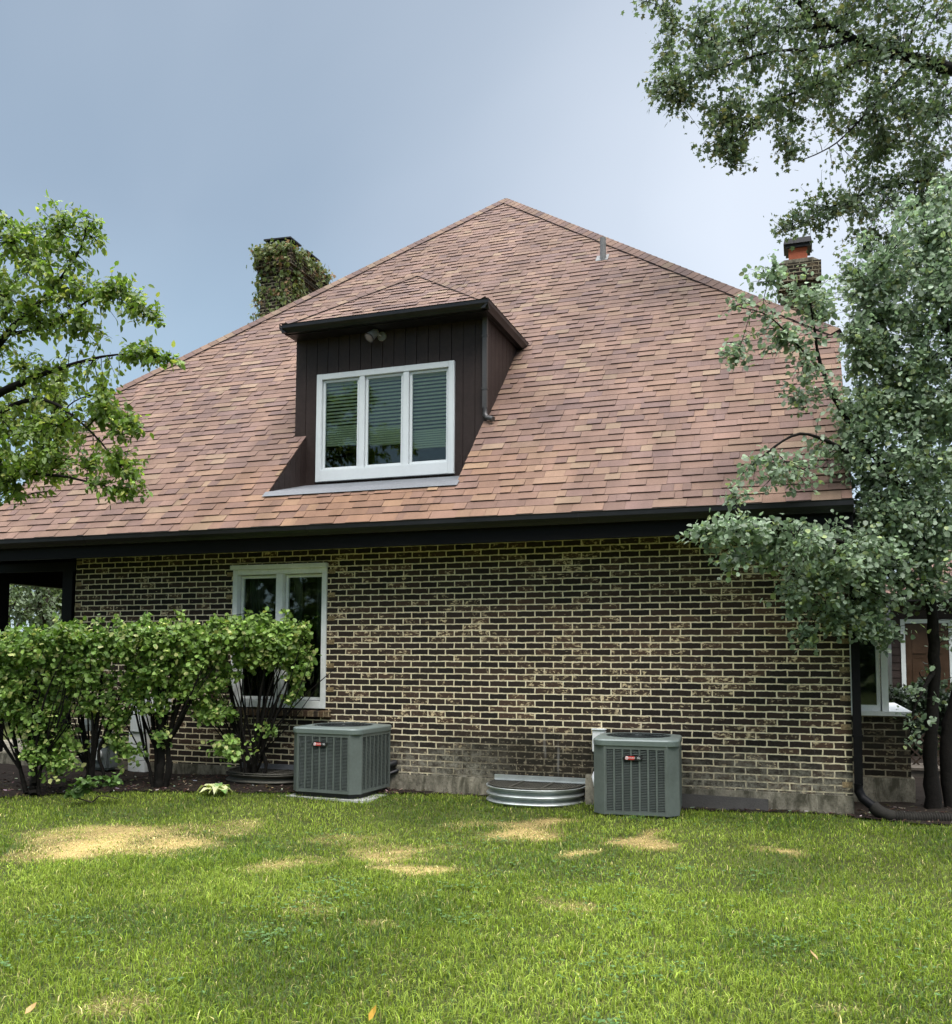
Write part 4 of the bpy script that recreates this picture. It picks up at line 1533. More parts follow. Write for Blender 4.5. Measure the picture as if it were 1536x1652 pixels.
# ------------------------------------------------------------------ window wells
def window_well(label, x0, x1, out, zb, zt, rail, steel='galv'):
    root = thing('window_well', label, 'window well', ((x0 + x1) / 2, 0, zb), 0, 'corrugated steel window wells')
    hw = (x1 - x0) / 2
    H = zt - zb

    def prof(t, off):
        """D-shaped outline: straight sides rounded into a flat front"""
        r = out * 0.72
        pts = []
        for i in range(5):
            pts.append((-hw, -0.013 - (out - r) * i / 4))
        for i in range(1, 13):
            a = math.pi + (math.pi / 2) * i / 12
            pts.append((-hw + r + r * math.cos(a), -(out - r) + r * math.sin(a)))
        m = len(pts)
        for i in range(1, 9):
            pts.append((-hw + r + (2 * hw - 2 * r) * i / 9, -out))
        for i in range(0, 13):
            a = -math.pi / 2 + (math.pi / 2) * i / 12
            pts.append((hw - r + r * math.cos(a), -(out - r) + r * math.sin(a)))
        for i in range(3, -1, -1):
            pts.append((hw, -0.013 - (out - r) * i / 4))
        res = []
        for i, p in enumerate(pts):
            a, b = pts[max(0, i - 1)], pts[min(len(pts) - 1, i + 1)]
            tx, ty = b[0] - a[0], b[1] - a[1]
            l = math.hypot(tx, ty)
            res.append((p[0] + ty / l * off * -1 * -1, p[1] - tx / l * off))
        return res
    k = MB()
    nz = 46
    vs = []
    for j in range(nz + 1):
        z = H * j / nz
        off = 0.021 * math.cos(2 * math.pi * (H - z) / 0.070)
        pr = prof(0, off)
        vs += [(x, y, z) for x, y in pr]
    n = len(pr)
    fs = [(j * n + i, j * n + i + 1, (j + 1) * n + i + 1, (j + 1) * n + i) for j in range(nz) for i in range(n - 1)]
    k.add(vs, fs, smooth=True)
    top = prof(0, 0.018)
    k.tube([(x, y, H + 0.004) for x, y in top], 0.007, 6)
    so_ = k.build('shell', M[steel], root)
    # wire-mesh cover with three frames
    k = MB()
    inn = prof(0, -0.006)
    k.tube([(x, y, H + 0.020) for x, y in inn], 0.008, 6)
    for x in (-hw / 3, hw / 3):
        k.box(x - 0.012, x + 0.012, -out + 0.01, -0.03, H + 0.016, H + 0.026)
    for x in np.arange(-hw + 0.03, hw - 0.02, 0.028):
        yo = -max(0.05, out - 0.02 - max(0, abs(x) - (hw - out * 0.72)) ** 2 / (out * 0.72) * 0.9)
        k.box(x - 0.003, x + 0.003, yo, -0.03, H + 0.010, H + 0.016)
    for y in np.arange(-out + 0.06, -0.03, 0.05):
        xm = hw - 0.01 - (0 if y > -(out * 0.28) else (1 - math.sqrt(max(0, 1 - ((-y - out * 0.28) / (out * 0.72)) ** 2))) * out * 0.72)
        k.box(-xm, xm, y - 0.003, y + 0.003, H + 0.009, H + 0.0165)
    k.build('grate', M['grate'], root)
    # dark gravel bottom
    k = MB()
    pb = prof(0, -0.01)
    k.add([(x, y, 0.05) for x, y in pb], [tuple(range(len(pb)))])
    k.build('gravel_floor', M['mulch'], root)
    k = MB()
    k.box(-hw - 0.0, hw + 0.03, -0.035, -0.014, H + 0.02, H + 0.075)
    k.box(-hw - 0.0, hw + 0.03, -0.055, -0.035, H + 0.02, H + 0.028)
    k.build('rail', M['galv'] if not rail else M['flash'], root)
    return root


window_well('corrugated galvanised window well with a mesh cover beside the air conditioner', 5.66, 6.64, 0.60, -0.02, 0.222, False)
window_well('corrugated window well half hidden behind the hedge stems under the white window', 2.52, 3.50, 0.55, 0.03, 0.22, True, 'grate')

# ------------------------------------------------------------------ gas meter and meter cabinet
gm = thing('gas_meter', 'grey gas meter behind the hedge at the corner of the brick wall', 'gas meter', (0.72, -0.22, 0.06))
k = MB()
k.bevel_box(-0.15, 0.15, -0.10, 0.10, 0.10, 0.40, 0.03)
k.bevel_box(-0.16, 0.16, -0.11, 0.11, 0.401, 0.46, 0.02)
k.build('body', M['gas'], gm)
k = MB()
k.tube([(0.0, -0.11, 0.29), (0.0, -0.135, 0.29)], [0.07, 0.065], 18)
k.build('dial', M['badge_white'], gm)
k = MB()
k.tube([(-0.10, 0, 0.455), (-0.10, 0, 0.56), (-0.13, 0, 0.60), (-0.30, 0.02, 0.60), (-0.34, 0.02, 0.56), (-0.34, 0.02, -0.06)], 0.022, 10)
k.tube([(0.10, 0, 0.455), (0.10, 0, 0.66), (0.12, 0.08, 0.70), (0.12, 0.2, 0.70)], 0.022, 10)
k.build('pipe', M['gas'], gm)
k = MB()
k.tube([(-0.24, 0.0, 0.56), (-0.24, 0.0, 0.64)], [0.09, 0.09], 16)
k.tube([(-0.24, 0.0, 0.64), (-0.24, 0.0, 0.70)], [0.06, 0.05], 16)
k.build('regulator', M['gas'], gm)
mc = thing('meter_cabinet', 'white meter cabinet with a riser duct behind the hedge stems', 'utility cabinet', (1.10, 0, 0.06))
k = MB()
k.bevel_box(-0.10, 0.13, -0.11, -0.001, 0.55, 0.98, 0.008)
k.build('box', M['white'], mc)
k = MB()
k.bevel_box(-0.13, 0.12, -0.09, -0.002, -0.05, 0.549, 0.006)
k.build('riser_duct', M['white_old'], mc)
k = MB()
k.bevel_box(0.17, 0.42, -0.07, -0.001, 0.80, 0.99, 0.006)
k.build('junction_box', M['white_old'], mc)

# ------------------------------------------------------------------ corrugated drain hose
P0 = [(9.36, -0.145, 0.185), (9.42, -0.16, 0.135), (9.52, -0.155, 0.10), (9.66, -0.12, 0.088), (9.85, -0.06, 0.085), (10.15, -0.02, 0.085), (10.6, 0.0, 0.085), (11.3, -0.05, 0.085)]


def smooth_path(P, n):
    P = [Vector(p) for p in P]
    out = []
    for i in range(len(P) - 1):
        p0, p1, p2, p3 = P[max(0, i - 1)], P[i], P[i + 1], P[min(len(P) - 1, i + 2)]
        for j in range(n):
            t = j / n
            out.append(0.5 * ((2 * p1) + (-p0 + p2) * t + (2 * p0 - 5 * p1 + 4 * p2 - p3) * t * t + (-p0 + 3 * p1 - 3 * p2 + p3) * t ** 3))
    out.append(P[-1])
    return out


path = smooth_path(P0, 60)
L = 0.0
pts, rad = [], []
for i, p in enumerate(path):
    if i:
        L += (p - path[i - 1]).length
    pts.append(p)
    rad.append(0.058 + (0.005 * math.cos(L / 0.022 * 2 * math.pi) if L > 0.16 else 0.002))
# resample evenly so the ribs are cut finely enough
cum = [0.0]
for i in range(1, len(path)):
    cum.append(cum[-1] + (path[i] - path[i - 1]).length)
ss = np.arange(0, cum[-1], 0.0045)
arr = np.array([list(p) for p in path])
pp = np.stack([np.interp(ss, cum, arr[:, i]) for i in range(3)], 1)
rd = [0.056 + (0.0055 * math.cos(s / 0.024 * 2 * math.pi) if s > 0.2 else 0.003) for s in ss]
k = MB()
k.tube([Vector(p) for p in pp], rd, 14)
tag(k.build('drain_hose', M['black_pipe']), 'black corrugated drain hose lying on the soil at the house corner', 'hose')


# ------------------------------------------------------------------ leaves and trees
def leaf_template(kind):
    if kind == 'ovate':
        V = np.array([(0, 0, 0), (0.28, 0.27, 0.06), (0.66, 0.23, 0.05), (1, 0, -0.05), (0.66, -0.23, 0.05), (0.28, -0.27, 0.06), (0.5, 0, -0.02)])
        F = np.array([(0, 6, 2, 1), (6, 3, 3, 2), (0, 5, 4, 6), (6, 4, 3, 3)])
        F = np.array([(0, 6, 1), (1, 6, 2), (6, 3, 2), (0, 5, 6), (5, 4, 6), (6, 4, 3)])
    elif kind == 'round':
        V = np.array([(0, 0, 0), (0.22, 0.36, 0.08), (0.68, 0.36, 0.08), (1, 0, -0.03), (0.68, -0.36, 0.08), (0.22, -0.36, 0.08), (0.5, 0, -0.02)])
        F = np.array([(0, 6, 1), (1, 6, 2), (6, 3, 2), (0, 5, 6), (5, 4, 6), (6, 4, 3)])
    elif kind == 'maple':
        h = [(0, 0, 0), (0.10, 0.42, 0.05), (0.30, 0.24, 0.03), (0.58, 0.55, 0.06), (0.62, 0.18, 0.02), (1.0, 0, -0.06)]
        g = [(x, -y, z) for x, y, z in h[1:5]]
        V = np.array(h + g)
        F = np.array([(0, 2, 1), (0, 4, 2), (2, 4, 3), (0, 5, 4), (0, 6, 7), (0, 7, 9), (7, 8, 9), (0, 9, 5)])
    return V.astype(float), F


def leaf_mesh(name, kind, P, D, Nn, size, C, mat, parent):
    """P places, D midrib directions, Nn upper-side normals"""
    T, F = leaf_template(kind)
    D = D / np.maximum(np.linalg.norm(D, axis=1, keepdims=True), 1e-9)
    Sd = np.cross(Nn, D)
    Sd /= np.maximum(np.linalg.norm(Sd, axis=1, keepdims=True), 1e-9)
    Nn = np.cross(D, Sd)
    V = P[:, None, :] + size[:, None, None] * (T[None, :, 0:1] * D[:, None, :] + T[None, :, 1:2] * Sd[:, None, :] + T[None, :, 2:3] * Nn[:, None, :])
    k = len(T)
    FF = (np.arange(len(P))[:, None, None] * k + F[None]).reshape(-1, 3)
    CC = np.repeat(C[:, None, :], k, 1).reshape(-1, 3)
    return np_mesh(name, V.reshape(-1, 3), FF, CC, mat, parent)


def curve3(a, b, r, bend=0.18, sag=0.0, n=6):
    a, b = np.array(a, float), np.array(b, float)
    L = np.linalg.norm(b - a)
    m1 = a + (b - a) * 0.35 + r.normal(0, bend * L * 0.5, 3) + np.array([0, 0, sag * L])
    m2 = a + (b - a) * 0.7 + r.normal(0, bend * L * 0.35, 3) + np.array([0, 0, sag * L * 0.6])
    t = np.linspace(0, 1, n)[:, None]
    return (1 - t) ** 3 * a + 3 * (1 - t) ** 2 * t * m1 + 3 * (1 - t) * t * t * m2 + t ** 3 * b


def make_tree(name, label, cat, base, limbs, blobs, kind, lsize, palette, mat, bark, seed, leaves_per=9, twig_len=0.35, droop=0.25, twig_r=0.0045, up_bias=0.9, group=None, limb_r=None, sub_step=0.55, even=False, dens=1.0, scatter=0.012, spread=1.0, nb_=(0.0, 0.0)):
    """limbs: polylines [(x,y,z,radius)...]; blobs: (centre, radii, sprays). Sprays of leaves on twigs that grow out of the nearest limb."""
    r = np.random.default_rng(seed)
    blobs = [(c, tuple(q * spread for q in rad), max(2, int(n * dens))) for c, rad, n in blobs]
    base = np.array(base, float)
    root = thing(name, label, cat, tuple(base), 0, group)
    wood = MB()
    nodes, nrad = [], []
    for lb in limbs:
        pts = np.array([p[:3] for p in lb], float)
        rr = np.array([p[3] for p in lb], float)
        sp = smooth_path([Vector(p) for p in pts], 6)
        ri = np.interp(np.linspace(0, len(pts) - 1, len(sp)), np.arange(len(pts)), rr)
        jit = r.normal(0, 1, (len(sp), 3)) * ri[:, None] * 0.25
        sp2 = [np.array(p) + 0.4 * j for p, j in zip(sp, jit)]
        wood.tube([Vector(p - base) for p in sp2], list(ri * (1 + r.normal(0, 0.06, len(ri)))), 9)
        nodes += sp2
        nrad += list(ri)
    LP, LD, LN, LS, LC = [], [], [], [], []
    # boughs that reach into each mass of foliage
    for (c, rad, ns) in blobs:
        c, rad = np.array(c, float), np.array(rad, float)
        NP = np.array(nodes)
        nsub = max(1, int(ns / 22))
        for k in range(nsub):
            q = r.normal(0, 1, 3)
            q /= np.linalg.norm(q)
            tgt = c + q * rad * r.uniform(0.1, 0.75)
            d = np.linalg.norm(NP - tgt, axis=1) + 0.35 * np.maximum(0, NP[:, 2] - tgt[2])
            j = int(d.argmin())
            if d[j] < 0.12:
                continue
            cv = curve3(NP[j], tgt, r, 0.16, 0.05, 7)
            r0 = min(nrad[j] * 0.6, 0.006 + 0.008 * d[j])
            rr = np.linspace(r0, 0.004, 7)
            wood.tube([Vector(p - base) for p in cv], list(rr), 6, caps=False)
            nodes += [p for p in cv[1:]]
            nrad += list(rr[1:])
    NP = np.array(nodes)
    for (c, rad, ns) in blobs:
        c, rad = np.array(c, float), np.array(rad, float)
        clump = r.uniform(0.7, 1.2)
        for k in range(ns):
            q = r.normal(0, 1, 3)
            q /= np.linalg.norm(q)
            rr = r.random() ** (1 / 3 if even else 1 / 2.2)
            tip = c + q * rad * rr
            d = np.linalg.norm(NP - tip, axis=1)
            j = int(d.argmin())
            a = NP[j]
            if d[j] > twig_len * 2.6:
                a = tip + (NP[j] - tip) / d[j] * twig_len * 2.6
            cv = curve3(a, tip, r, 0.14, 0.08, 6)
            wood.tube([Vector(p - base) for p in cv], list(np.linspace(twig_r, twig_r * 0.35, 6)), 4, caps=False)
            L = np.linalg.norm(cv[-1] - cv[0])
            # leaves sit along the outer part of the twig
            nl = max(3, int(r.poisson(leaves_per)))
            t0 = max(0.0, 1 - twig_len / max(L, 0.05))
            ts = t0 + (1 - t0) * r.random(nl) ** 0.8
            ts[0] = 1.0
            hue = r.random()
            for t in ts:
                f = t * 5
                i0 = min(4, int(f))
                p = cv[i0] + (cv[i0 + 1] - cv[i0]) * (f - i0)
                ax = cv[i0 + 1] - cv[i0]
                ax = ax / max(1e-6, np.linalg.norm(ax))
                sd = r.normal(0, 1, 3)
                dd = ax * r.uniform(0.1, 0.9) + sd * 0.6 + np.array([0, 0, -droop - 0.2 * r.random()])
                nn = np.array([nb_[0], nb_[1], up_bias]) + r.normal(0, 0.55, 3)
                LP.append(p + r.normal(0, scatter, 3))
                LD.append(dd)
                LN.append(nn)
                LS.append(lsize * r.uniform(0.5, 1.35))
                k_ = (0.6 * hue + 0.6 * r.random()) / 1.2
                col = np.array(palette[0]) * (1 - k_) + np.array(palette[1]) * k_
                if len(palette) > 2 and r.random() < 0.08 + 0.14 * (hue > 0.75):
                    col = np.array(palette[2])
                LC.append(col * math.exp(r.normal(0, 0.28)))
    trunk = wood.build('trunk', bark, root)
    P_ = np.array(LP) - base
    crown = leaf_mesh('crown', kind, P_, np.array(LD), np.array(LN), np.array(LS), np.array(LC), mat, root)
    return root


def B(px, py, depth, rpx, rpy, rd, n):
    """a mass of foliage surveyed in the photograph: centre at a distance, radii in metres"""
    s = depth / FPX
    return (at(px, py, depth), (rpx * s * 1.0, rd, rpy * s), n)


def Lb(*pts):
    """limb from surveyed points (px, py, depth, radius)"""
    return [(*at(p[0], p[1], p[2]), p[3]) for p in pts]


tag(leaf_mesh('clover', 'round', CLOVER[0], CLOVER[1], CLOVER[2], CLOVER[3], CLOVER[4], M['leaf'], None), 'small clover and weed leaves drifting through the lawn grass', 'clover', kind='stuff')

# --- silvery crab-apple at the right corner
D1 = 9.2
baseA = at(1506, 1296, D1)
baseA[2] = 0.05
silver = [(0.130, 0.188, 0.112), (0.330, 0.410, 0.275), (0.24, 0.29, 0.11)]
limbsA = [
    [(baseA[0], baseA[1], 0.0, 0.085), (*at(1502, 1200, D1), 0.064), (*at(1508, 1080, D1), 0.056), (*at(1500, 960, D1), 0.05), (*at(1478, 850, D1 - 0.1), 0.05), (*at(1440, 770, D1 - 0.2), 0.038), (*at(1375, 690, D1 - 0.3), 0.028), (*at(1328, 600, D1 - 0.35), 0.018), (*at(1312, 520, D1 - 0.4), 0.010), (*at(1300, 440, D1 - 0.4), 0.005)],
    [(baseA[0] + 0.16, baseA[1] + 0.1, 0.0, 0.07), (*at(1528, 1190, D1 + 0.1), 0.06), (*at(1560, 1060, D1 + 0.2), 0.055), (*at(1572, 900, D1 + 0.2), 0.05), (*at(1560, 700, D1 + 0.1), 0.04), (*at(1530, 540, D1), 0.028), (*at(1500, 400, D1), 0.014), (*at(1480, 330, D1), 0.006)],
    Lb((1500, 960, D1, 0.045), (1440, 930, D1 - 0.35, 0.03), (1370, 880, D1 - 0.7, 0.02), (1290, 860, D1 - 0.95, 0.012), (1200, 850, D1 - 1.1, 0.006)),
    Lb((1440, 770, D1 - 0.2, 0.03), (1370, 730, D1 - 0.5, 0.02), (1290, 700, D1 - 0.7, 0.013), (1220, 745, D1 - 0.8, 0.006)),
    Lb((1328, 600, D1 - 0.35, 0.015), (1290, 560, D1 - 0.5, 0.010), (1240, 510, D1 - 0.6, 0.006), (1190, 495, D1 - 0.6, 0.004)),
    Lb((1560, 700, D1 + 0.1, 0.04), (1480, 640, D1 + 0.1, 0.03), (1420, 560, D1 + 0.1, 0.02), (1400, 450, D1 + 0.2, 0.009)),
    Lb((1508, 1080, D1, 0.03), (1480, 1130, D1 - 0.2, 0.012), (1465, 1180, D1 - 0.25, 0.006)),
]
blobsA = [
    B(1455, 900, D1 - 0.1, 95, 95, 0.8, 150), B(1360, 900, D1 - 0.7, 85, 62, 0.45, 90), B(1260, 880, D1 - 0.95, 72, 44, 0.35, 60), B(1172, 856, D1 - 1.1, 58, 22, 0.2, 24), B(1128, 856, D1 - 1.12, 22, 9, 0.1, 4), B(1175, 905, D1 - 1.05, 40, 20, 0.18, 10),
    B(1300, 960, D1 - 0.8, 60, 44, 0.3, 38), B(1375, 990, D1 - 0.5, 50, 42, 0.3, 30), B(1300, 1025, D1 - 0.75, 26, 22, 0.15, 8), B(1420, 1010, D1 - 0.3, 60, 40, 0.3, 24),
    B(1440, 740, D1 - 0.1, 90, 80, 0.7, 98), B(1520, 760, D1, 80, 130, 0.8, 112), B(1530, 560, D1, 90, 150, 0.9, 142), B(1470, 420, D1, 70, 100, 0.7, 79), B(1535, 370, D1 + 0.1, 60, 80, 0.6, 80),
    B(1420, 560, D1, 55, 90, 0.5, 85), B(1395, 450, D1 + 0.1, 45, 60, 0.4, 40),
    B(1260, 765, D1 - 0.75, 75, 34, 0.3, 25), B(1190, 800, D1 - 0.85, 30, 14, 0.15, 4), B(1350, 740, D1 - 0.4, 60, 40, 0.3, 20),
    B(1300, 640, D1 - 0.4, 55, 42, 0.3, 19), B(1270, 545, D1 - 0.5, 60, 40, 0.3, 19), B(1200, 500, D1 - 0.6, 38, 20, 0.2, 6), B(1190, 570, D1 - 0.6, 26, 18, 0.2, 7), B(1290, 470, D1 - 0.4, 42, 40, 0.25, 12), B(1235, 445, D1 - 0.5, 30, 24, 0.2, 8), B(1340, 500, D1 - 0.3, 40, 50, 0.3, 14),
    B(1480, 1130, D1 - 0.2, 36, 46, 0.2, 3), B(1465, 1190, D1 - 0.25, 18, 28, 0.12, 2), B(1590, 950, D1 + 0.2, 60, 130, 0.7, 80), B(1620, 650, D1 + 0.2, 70, 200, 0.9, 120), B(1400, 660, D1 - 0.2, 50, 50, 0.4, 44), B(1440, 640, D1, 70, 80, 0.5, 70), B(1388, 570, D1 - 0.1, 34, 70, 0.3, 34), B(1385, 690, D1 - 0.2, 34, 50, 0.3, 28), B(1400, 830, D1 - 0.3, 50, 50, 0.4, 40), B(1410, 500, D1, 40, 60, 0.4, 30), B(1440, 820, D1 - 0.1, 80, 60, 0.5, 70), B(1500, 480, D1, 70, 90, 0.6, 70), B(1500, 640, D1 + 0.1, 60, 80, 0.6, 60), B(1510, 880, D1, 60, 90, 0.6, 60), B(1500, 1090, D1 + 0.1, 40, 60, 0.4, 3),
]
make_tree('crabapple_tree', 'silvery green small tree with dark stems in front of the right house corner', 'tree', baseA, limbsA, blobsA, 'round', 0.049, silver, M['leaf_silver'], M['bark_dark'], 31, leaves_per=13, twig_len=0.36, droop=0.15, dens=1.9, scatter=0.035, spread=1.14, up_bias=0.6, nb_=(-0.05, -0.45), twig_r=0.0035)

# --- tall maple leaning in from the upper right
D2 = 13.0
baseB = at(1760, 1200, 15.0)
baseB[2] = 0.0
dk = [(0.085, 0.130, 0.085), (0.190, 0.245, 0.145), (0.20, 0.20, 0.10)]
limbsB = [
    [(baseB[0], baseB[1], 0.0, 0.28), (*at(1750, 800, 15), 0.24), (*at(1720, 450, 14.6), 0.20), (*at(1640, 170, 14), 0.14), (*at(1536, 112, 13.4), 0.085), (*at(1420, 80, 13), 0.062), (*at(1340, 42, 12.8), 0.045), (*at(1260, -20, 12.6), 0.03), (*at(1180, -80, 12.4), 0.015)],
    Lb((1720, 450, 14.6, 0.15), (1680, 200, 14.6, 0.12), (1660, -60, 14.4, 0.09), (1600, -250, 14.2, 0.05), (1500, -380, 14, 0.02)),
    Lb((1365, 66, 12.85, 0.03), (1320, 78, 12.5, 0.02), (1240, 85, 12.2, 0.014), (1160, 110, 12, 0.008), (1080, 140, 11.9, 0.004)),
    Lb((1420, 80, 13, 0.035), (1330, 130, 12.4, 0.02), (1240, 170, 12.1, 0.012), (1190, 230, 12.0, 0.005)),
    Lb((1480, 100, 13.2, 0.03), (1420, 160, 12.8, 0.02), (1350, 230, 12.5, 0.01), (1290, 260, 12.4, 0.005)),
    Lb((1330, 42, 12.8, 0.03), (1240, 50, 12.5, 0.02), (1160, 70, 12.3, 0.012), (1090, 40, 12.2, 0.006)),
    Lb((1640, 300, 14.2, 0.06), (1540, 290, 13.8, 0.035), (1440, 300, 13.4, 0.02), (1350, 330, 13.2, 0.012), (1270, 370, 13.1, 0.005)),
    Lb((1670, 420, 14.5, 0.06), (1580, 400, 14.0, 0.04), (1480, 420, 13.8, 0.02), (1380, 440, 13.6, 0.008)),
]
blobsB = [
    B(1120, 110, 12.0, 75, 70, 0.6, 62), B(1085, 140, 11.9, 45, 40, 0.4, 24), B(1060, 10, 12.2, 40, 30, 0.4, 14), B(1110, 45, 12.2, 50, 40, 0.5, 26), B(1220, 60, 12.4, 90, 70, 0.8, 86), B(1180, 190, 12.0, 66, 50, 0.5, 44), B(1160, 235, 12.0, 34, 26, 0.3, 13), B(1190, 262, 12, 24, 22, 0.25, 8),
    B(1290, 150, 12.4, 80, 60, 0.7, 72), B(1270, 235, 12.3, 30, 34, 0.3, 14), B(1340, 40, 12.8, 90, 70, 0.8, 84), B(1400, 160, 12.9, 90, 70, 0.8, 86), B(1450, 40, 13.2, 100, 80, 0.9, 100), B(1500, 170, 13.4, 90, 90, 0.9, 96),
    B(1350, 330, 13.1, 60, 46, 0.6, 40), B(1290, 365, 13.1, 46, 28, 0.4, 18), B(1440, 300, 13.4, 80, 80, 0.8, 96), B(1530, 320, 13.8, 80, 110, 0.9, 100), B(1490, 420, 13.8, 80, 80, 0.8, 66), B(1400, 400, 13.6, 45, 46, 0.5, 20), B(1590, 120, 14, 90, 130, 1.2, 70), B(1250, -70, 12.6, 120, 70, 1.0, 60), B(1420, -90, 13, 140, 90, 1.2, 80), B(1600, -120, 14, 130, 120, 1.4, 60), B(1620, 500, 14.4, 80, 130, 1.0, 60),
    B(1430, 220, 13.1, 60, 40, 0.6, 36),
]
make_tree('maple_tree', 'tall dark maple reaching in over the roof from the upper right', 'tree', baseB, limbsB, blobsB, 'maple', 0.066, dk, M['leaf'], M['bark_dark'], 32, leaves_per=12, twig_len=0.60, droop=0.45, twig_r=0.005, dens=1.55, scatter=0.06, spread=1.15, up_bias=0.6)

# --- light green tree at the left
D3 = 9.6
baseC = at(-190, 1290, 9.9)
baseC[2] = 0.02
lt = [(0.085, 0.150, 0.028), (0.215, 0.305, 0.060), (0.36, 0.39, 0.10)]
limbsC = [
    [(baseC[0], baseC[1], 0.0, 0.16), (*at(-185, 1050, 9.9), 0.13), (*at(-170, 880, 9.9), 0.115), (*at(-120, 740, 9.8), 0.09), (*at(-40, 660, 9.7), 0.05), (*at(30, 620, 9.6), 0.034), (*at(110, 590, 9.4), 0.02), (*at(190, 572, 9.2), 0.010), (*at(270, 580, 9.1), 0.004)],
    Lb((-170, 880, 9.9, 0.09), (-80, 745, 9.6, 0.05), (0, 667, 9.5, 0.028), (70, 645, 9.4, 0.017), (140, 690, 9.2, 0.010), (200, 760, 9.0, 0.005)),
    Lb((-120, 740, 9.8, 0.08), (-60, 620, 9.8, 0.06), (10, 540, 9.7, 0.035), (80, 470, 9.6, 0.018), (130, 400, 9.5, 0.008), (140, 350, 9.5, 0.004)),
    Lb((-60, 620, 9.8, 0.06), (-70, 500, 9.8, 0.045), (-40, 410, 9.8, 0.025), (20, 350, 9.8, 0.01)),
    Lb((10, 540, 9.7, 0.025), (90, 520, 9.5, 0.013), (170, 470, 9.3, 0.007), (230, 490, 9.2, 0.004)),
    Lb((-80, 745, 9.6, 0.04), (20, 760, 9.3, 0.02), (110, 770, 9.1, 0.012), (190, 790, 9.0, 0.005)),
]
blobsC = [
    B(110, 370, 9.5, 62, 40, 0.4, 40), B(30, 400, 9.7, 70, 50, 0.6, 60), B(-40, 430, 9.8, 70, 70, 0.7, 60), B(90, 460, 9.5, 75, 50, 0.5, 56), B(190, 470, 9.3, 42, 36, 0.3, 26), B(230, 500, 9.2, 30, 34, 0.25, 16), B(20, 510, 9.6, 80, 46, 0.6, 60), B(130, 530, 9.4, 60, 36, 0.4, 30),
    B(225, 572, 9.1, 50, 20, 0.2, 20), B(275, 578, 9.1, 20, 9, 0.1, 5), B(60, 600, 9.5, 60, 34, 0.4, 26), B(160, 620, 9.3, 50, 28, 0.3, 22), B(165, 665, 9.2, 56, 34, 0.35, 34), B(60, 690, 9.4, 80, 40, 0.5, 56), B(205, 690, 9.1, 34, 30, 0.2, 15), B(110, 740, 9.2, 70, 34, 0.4, 34), B(40, 760, 9.4, 70, 40, 0.5, 56),
    B(190, 745, 9.05, 46, 32, 0.25, 24), B(215, 788, 9.0, 26, 18, 0.2, 9), B(165, 790, 9.0, 40, 16, 0.2, 9), B(-30, 720, 9.5, 60, 70, 0.6, 50), B(-60, 580, 9.7, 70, 70, 0.7, 50), B(-100, 480, 9.9, 90, 110, 0.9, 60), B(-120, 660, 9.8, 80, 110, 0.9, 50), B(5, 800, 9.3, 40, 16, 0.3, 8),
]
make_tree('dogwood_tree', 'light green leafy tree reaching over the left end of the roof', 'tree', baseC, limbsC, blobsC, 'ovate', 0.064, lt, M['leaf_thin'], M['bark_dark'], 33, leaves_per=10, twig_len=0.36, droop=0.42, twig_r=0.0042, dens=1.9, scatter=0.025, up_bias=0.6, nb_=(0.1, -0.35))

# --- trees beyond the porch and the house
def far_tree(name, label, px, depth, h, wd, seed, palette, n, lsize, kind='ovate', low=0.9, shift=0.0):
    b = at(px, 1056, depth)
    b[2] = 0.0
    r = np.random.default_rng(seed)
    limbs = [[(b[0], b[1], 0, 0.16), (b[0] + 0.05, b[1], h * 0.3, 0.12), (b[0] - 0.1, b[1], h * 0.6, 0.08), (b[0], b[1], h * 0.92, 0.02)]]
    blobs = []
    nb = 13
    for i in range(nb):
        z = low + (h - low) * (i + 0.5) / nb
        k = math.sin(math.pi * min(1, (0.16 + 0.84 * (i + 0.5) / nb))) ** 0.7
        a = r.uniform(0, 6.28)
        q = wd * k * 0.5
        blobs.append(((b[0] + math.cos(a) * q, b[1] + math.sin(a) * q, z), (wd * k * 0.62, wd * k * 0.62, h / nb * 1.2), n // nb))
    for i in range(3):
        a = r.uniform(0, 6.28)
        limbs.append([(b[0], b[1], h * 0.35, 0.06), (b[0] + math.cos(a) * wd * 0.4, b[1] + math.sin(a) * wd * 0.4, h * 0.55, 0.04), (b[0] + math.cos(a) * wd * 0.7, b[1] + math.sin(a) * wd * 0.7, h * 0.72, 0.015)])
    make_tree(name, label, 'tree', b, limbs, blobs, kind, lsize, palette, M['leaf'], M['bark'], seed, leaves_per=12, twig_len=0.6, droop=0.3, twig_r=0.008)


yel = [(0.11, 0.17, 0.03), (0.22, 0.27, 0.055)]
mid = [(0.07, 0.125, 0.035), (0.15, 0.21, 0.07)]
sil = [(0.10, 0.14, 0.075), (0.19, 0.24, 0.14)]
drk = [(0.03, 0.06, 0.02), (0.07, 0.11, 0.03)]
far_tree('yellow_green_tree', 'yellow green leafy tree standing far behind the left end of the roof', 70, 26, 9.6, 2.8, 41, yel, 900, 0.15, low=3.0)
far_tree('willow_tree', 'pale silvery green tree seen through the porch opening', 82, 21, 5.0, 2.2, 42, sil, 1300, 0.10, low=0.2)
far_tree('linden_tree', 'darker green tree behind the porch post at the left edge', 10, 24, 5.2, 2.2, 43, drk, 420, 0.16, low=1.4)
far_tree('ash_tree', 'mid green tree beyond the back of the house behind the maple', 1560, 26, 9.0, 3.2, 44, mid, 620, 0.15, low=1.6)
far_tree('elm_tree', 'broad green tree far behind the porch', -60, 30, 7.0, 3.4, 45, mid, 420, 0.18, low=0.6)


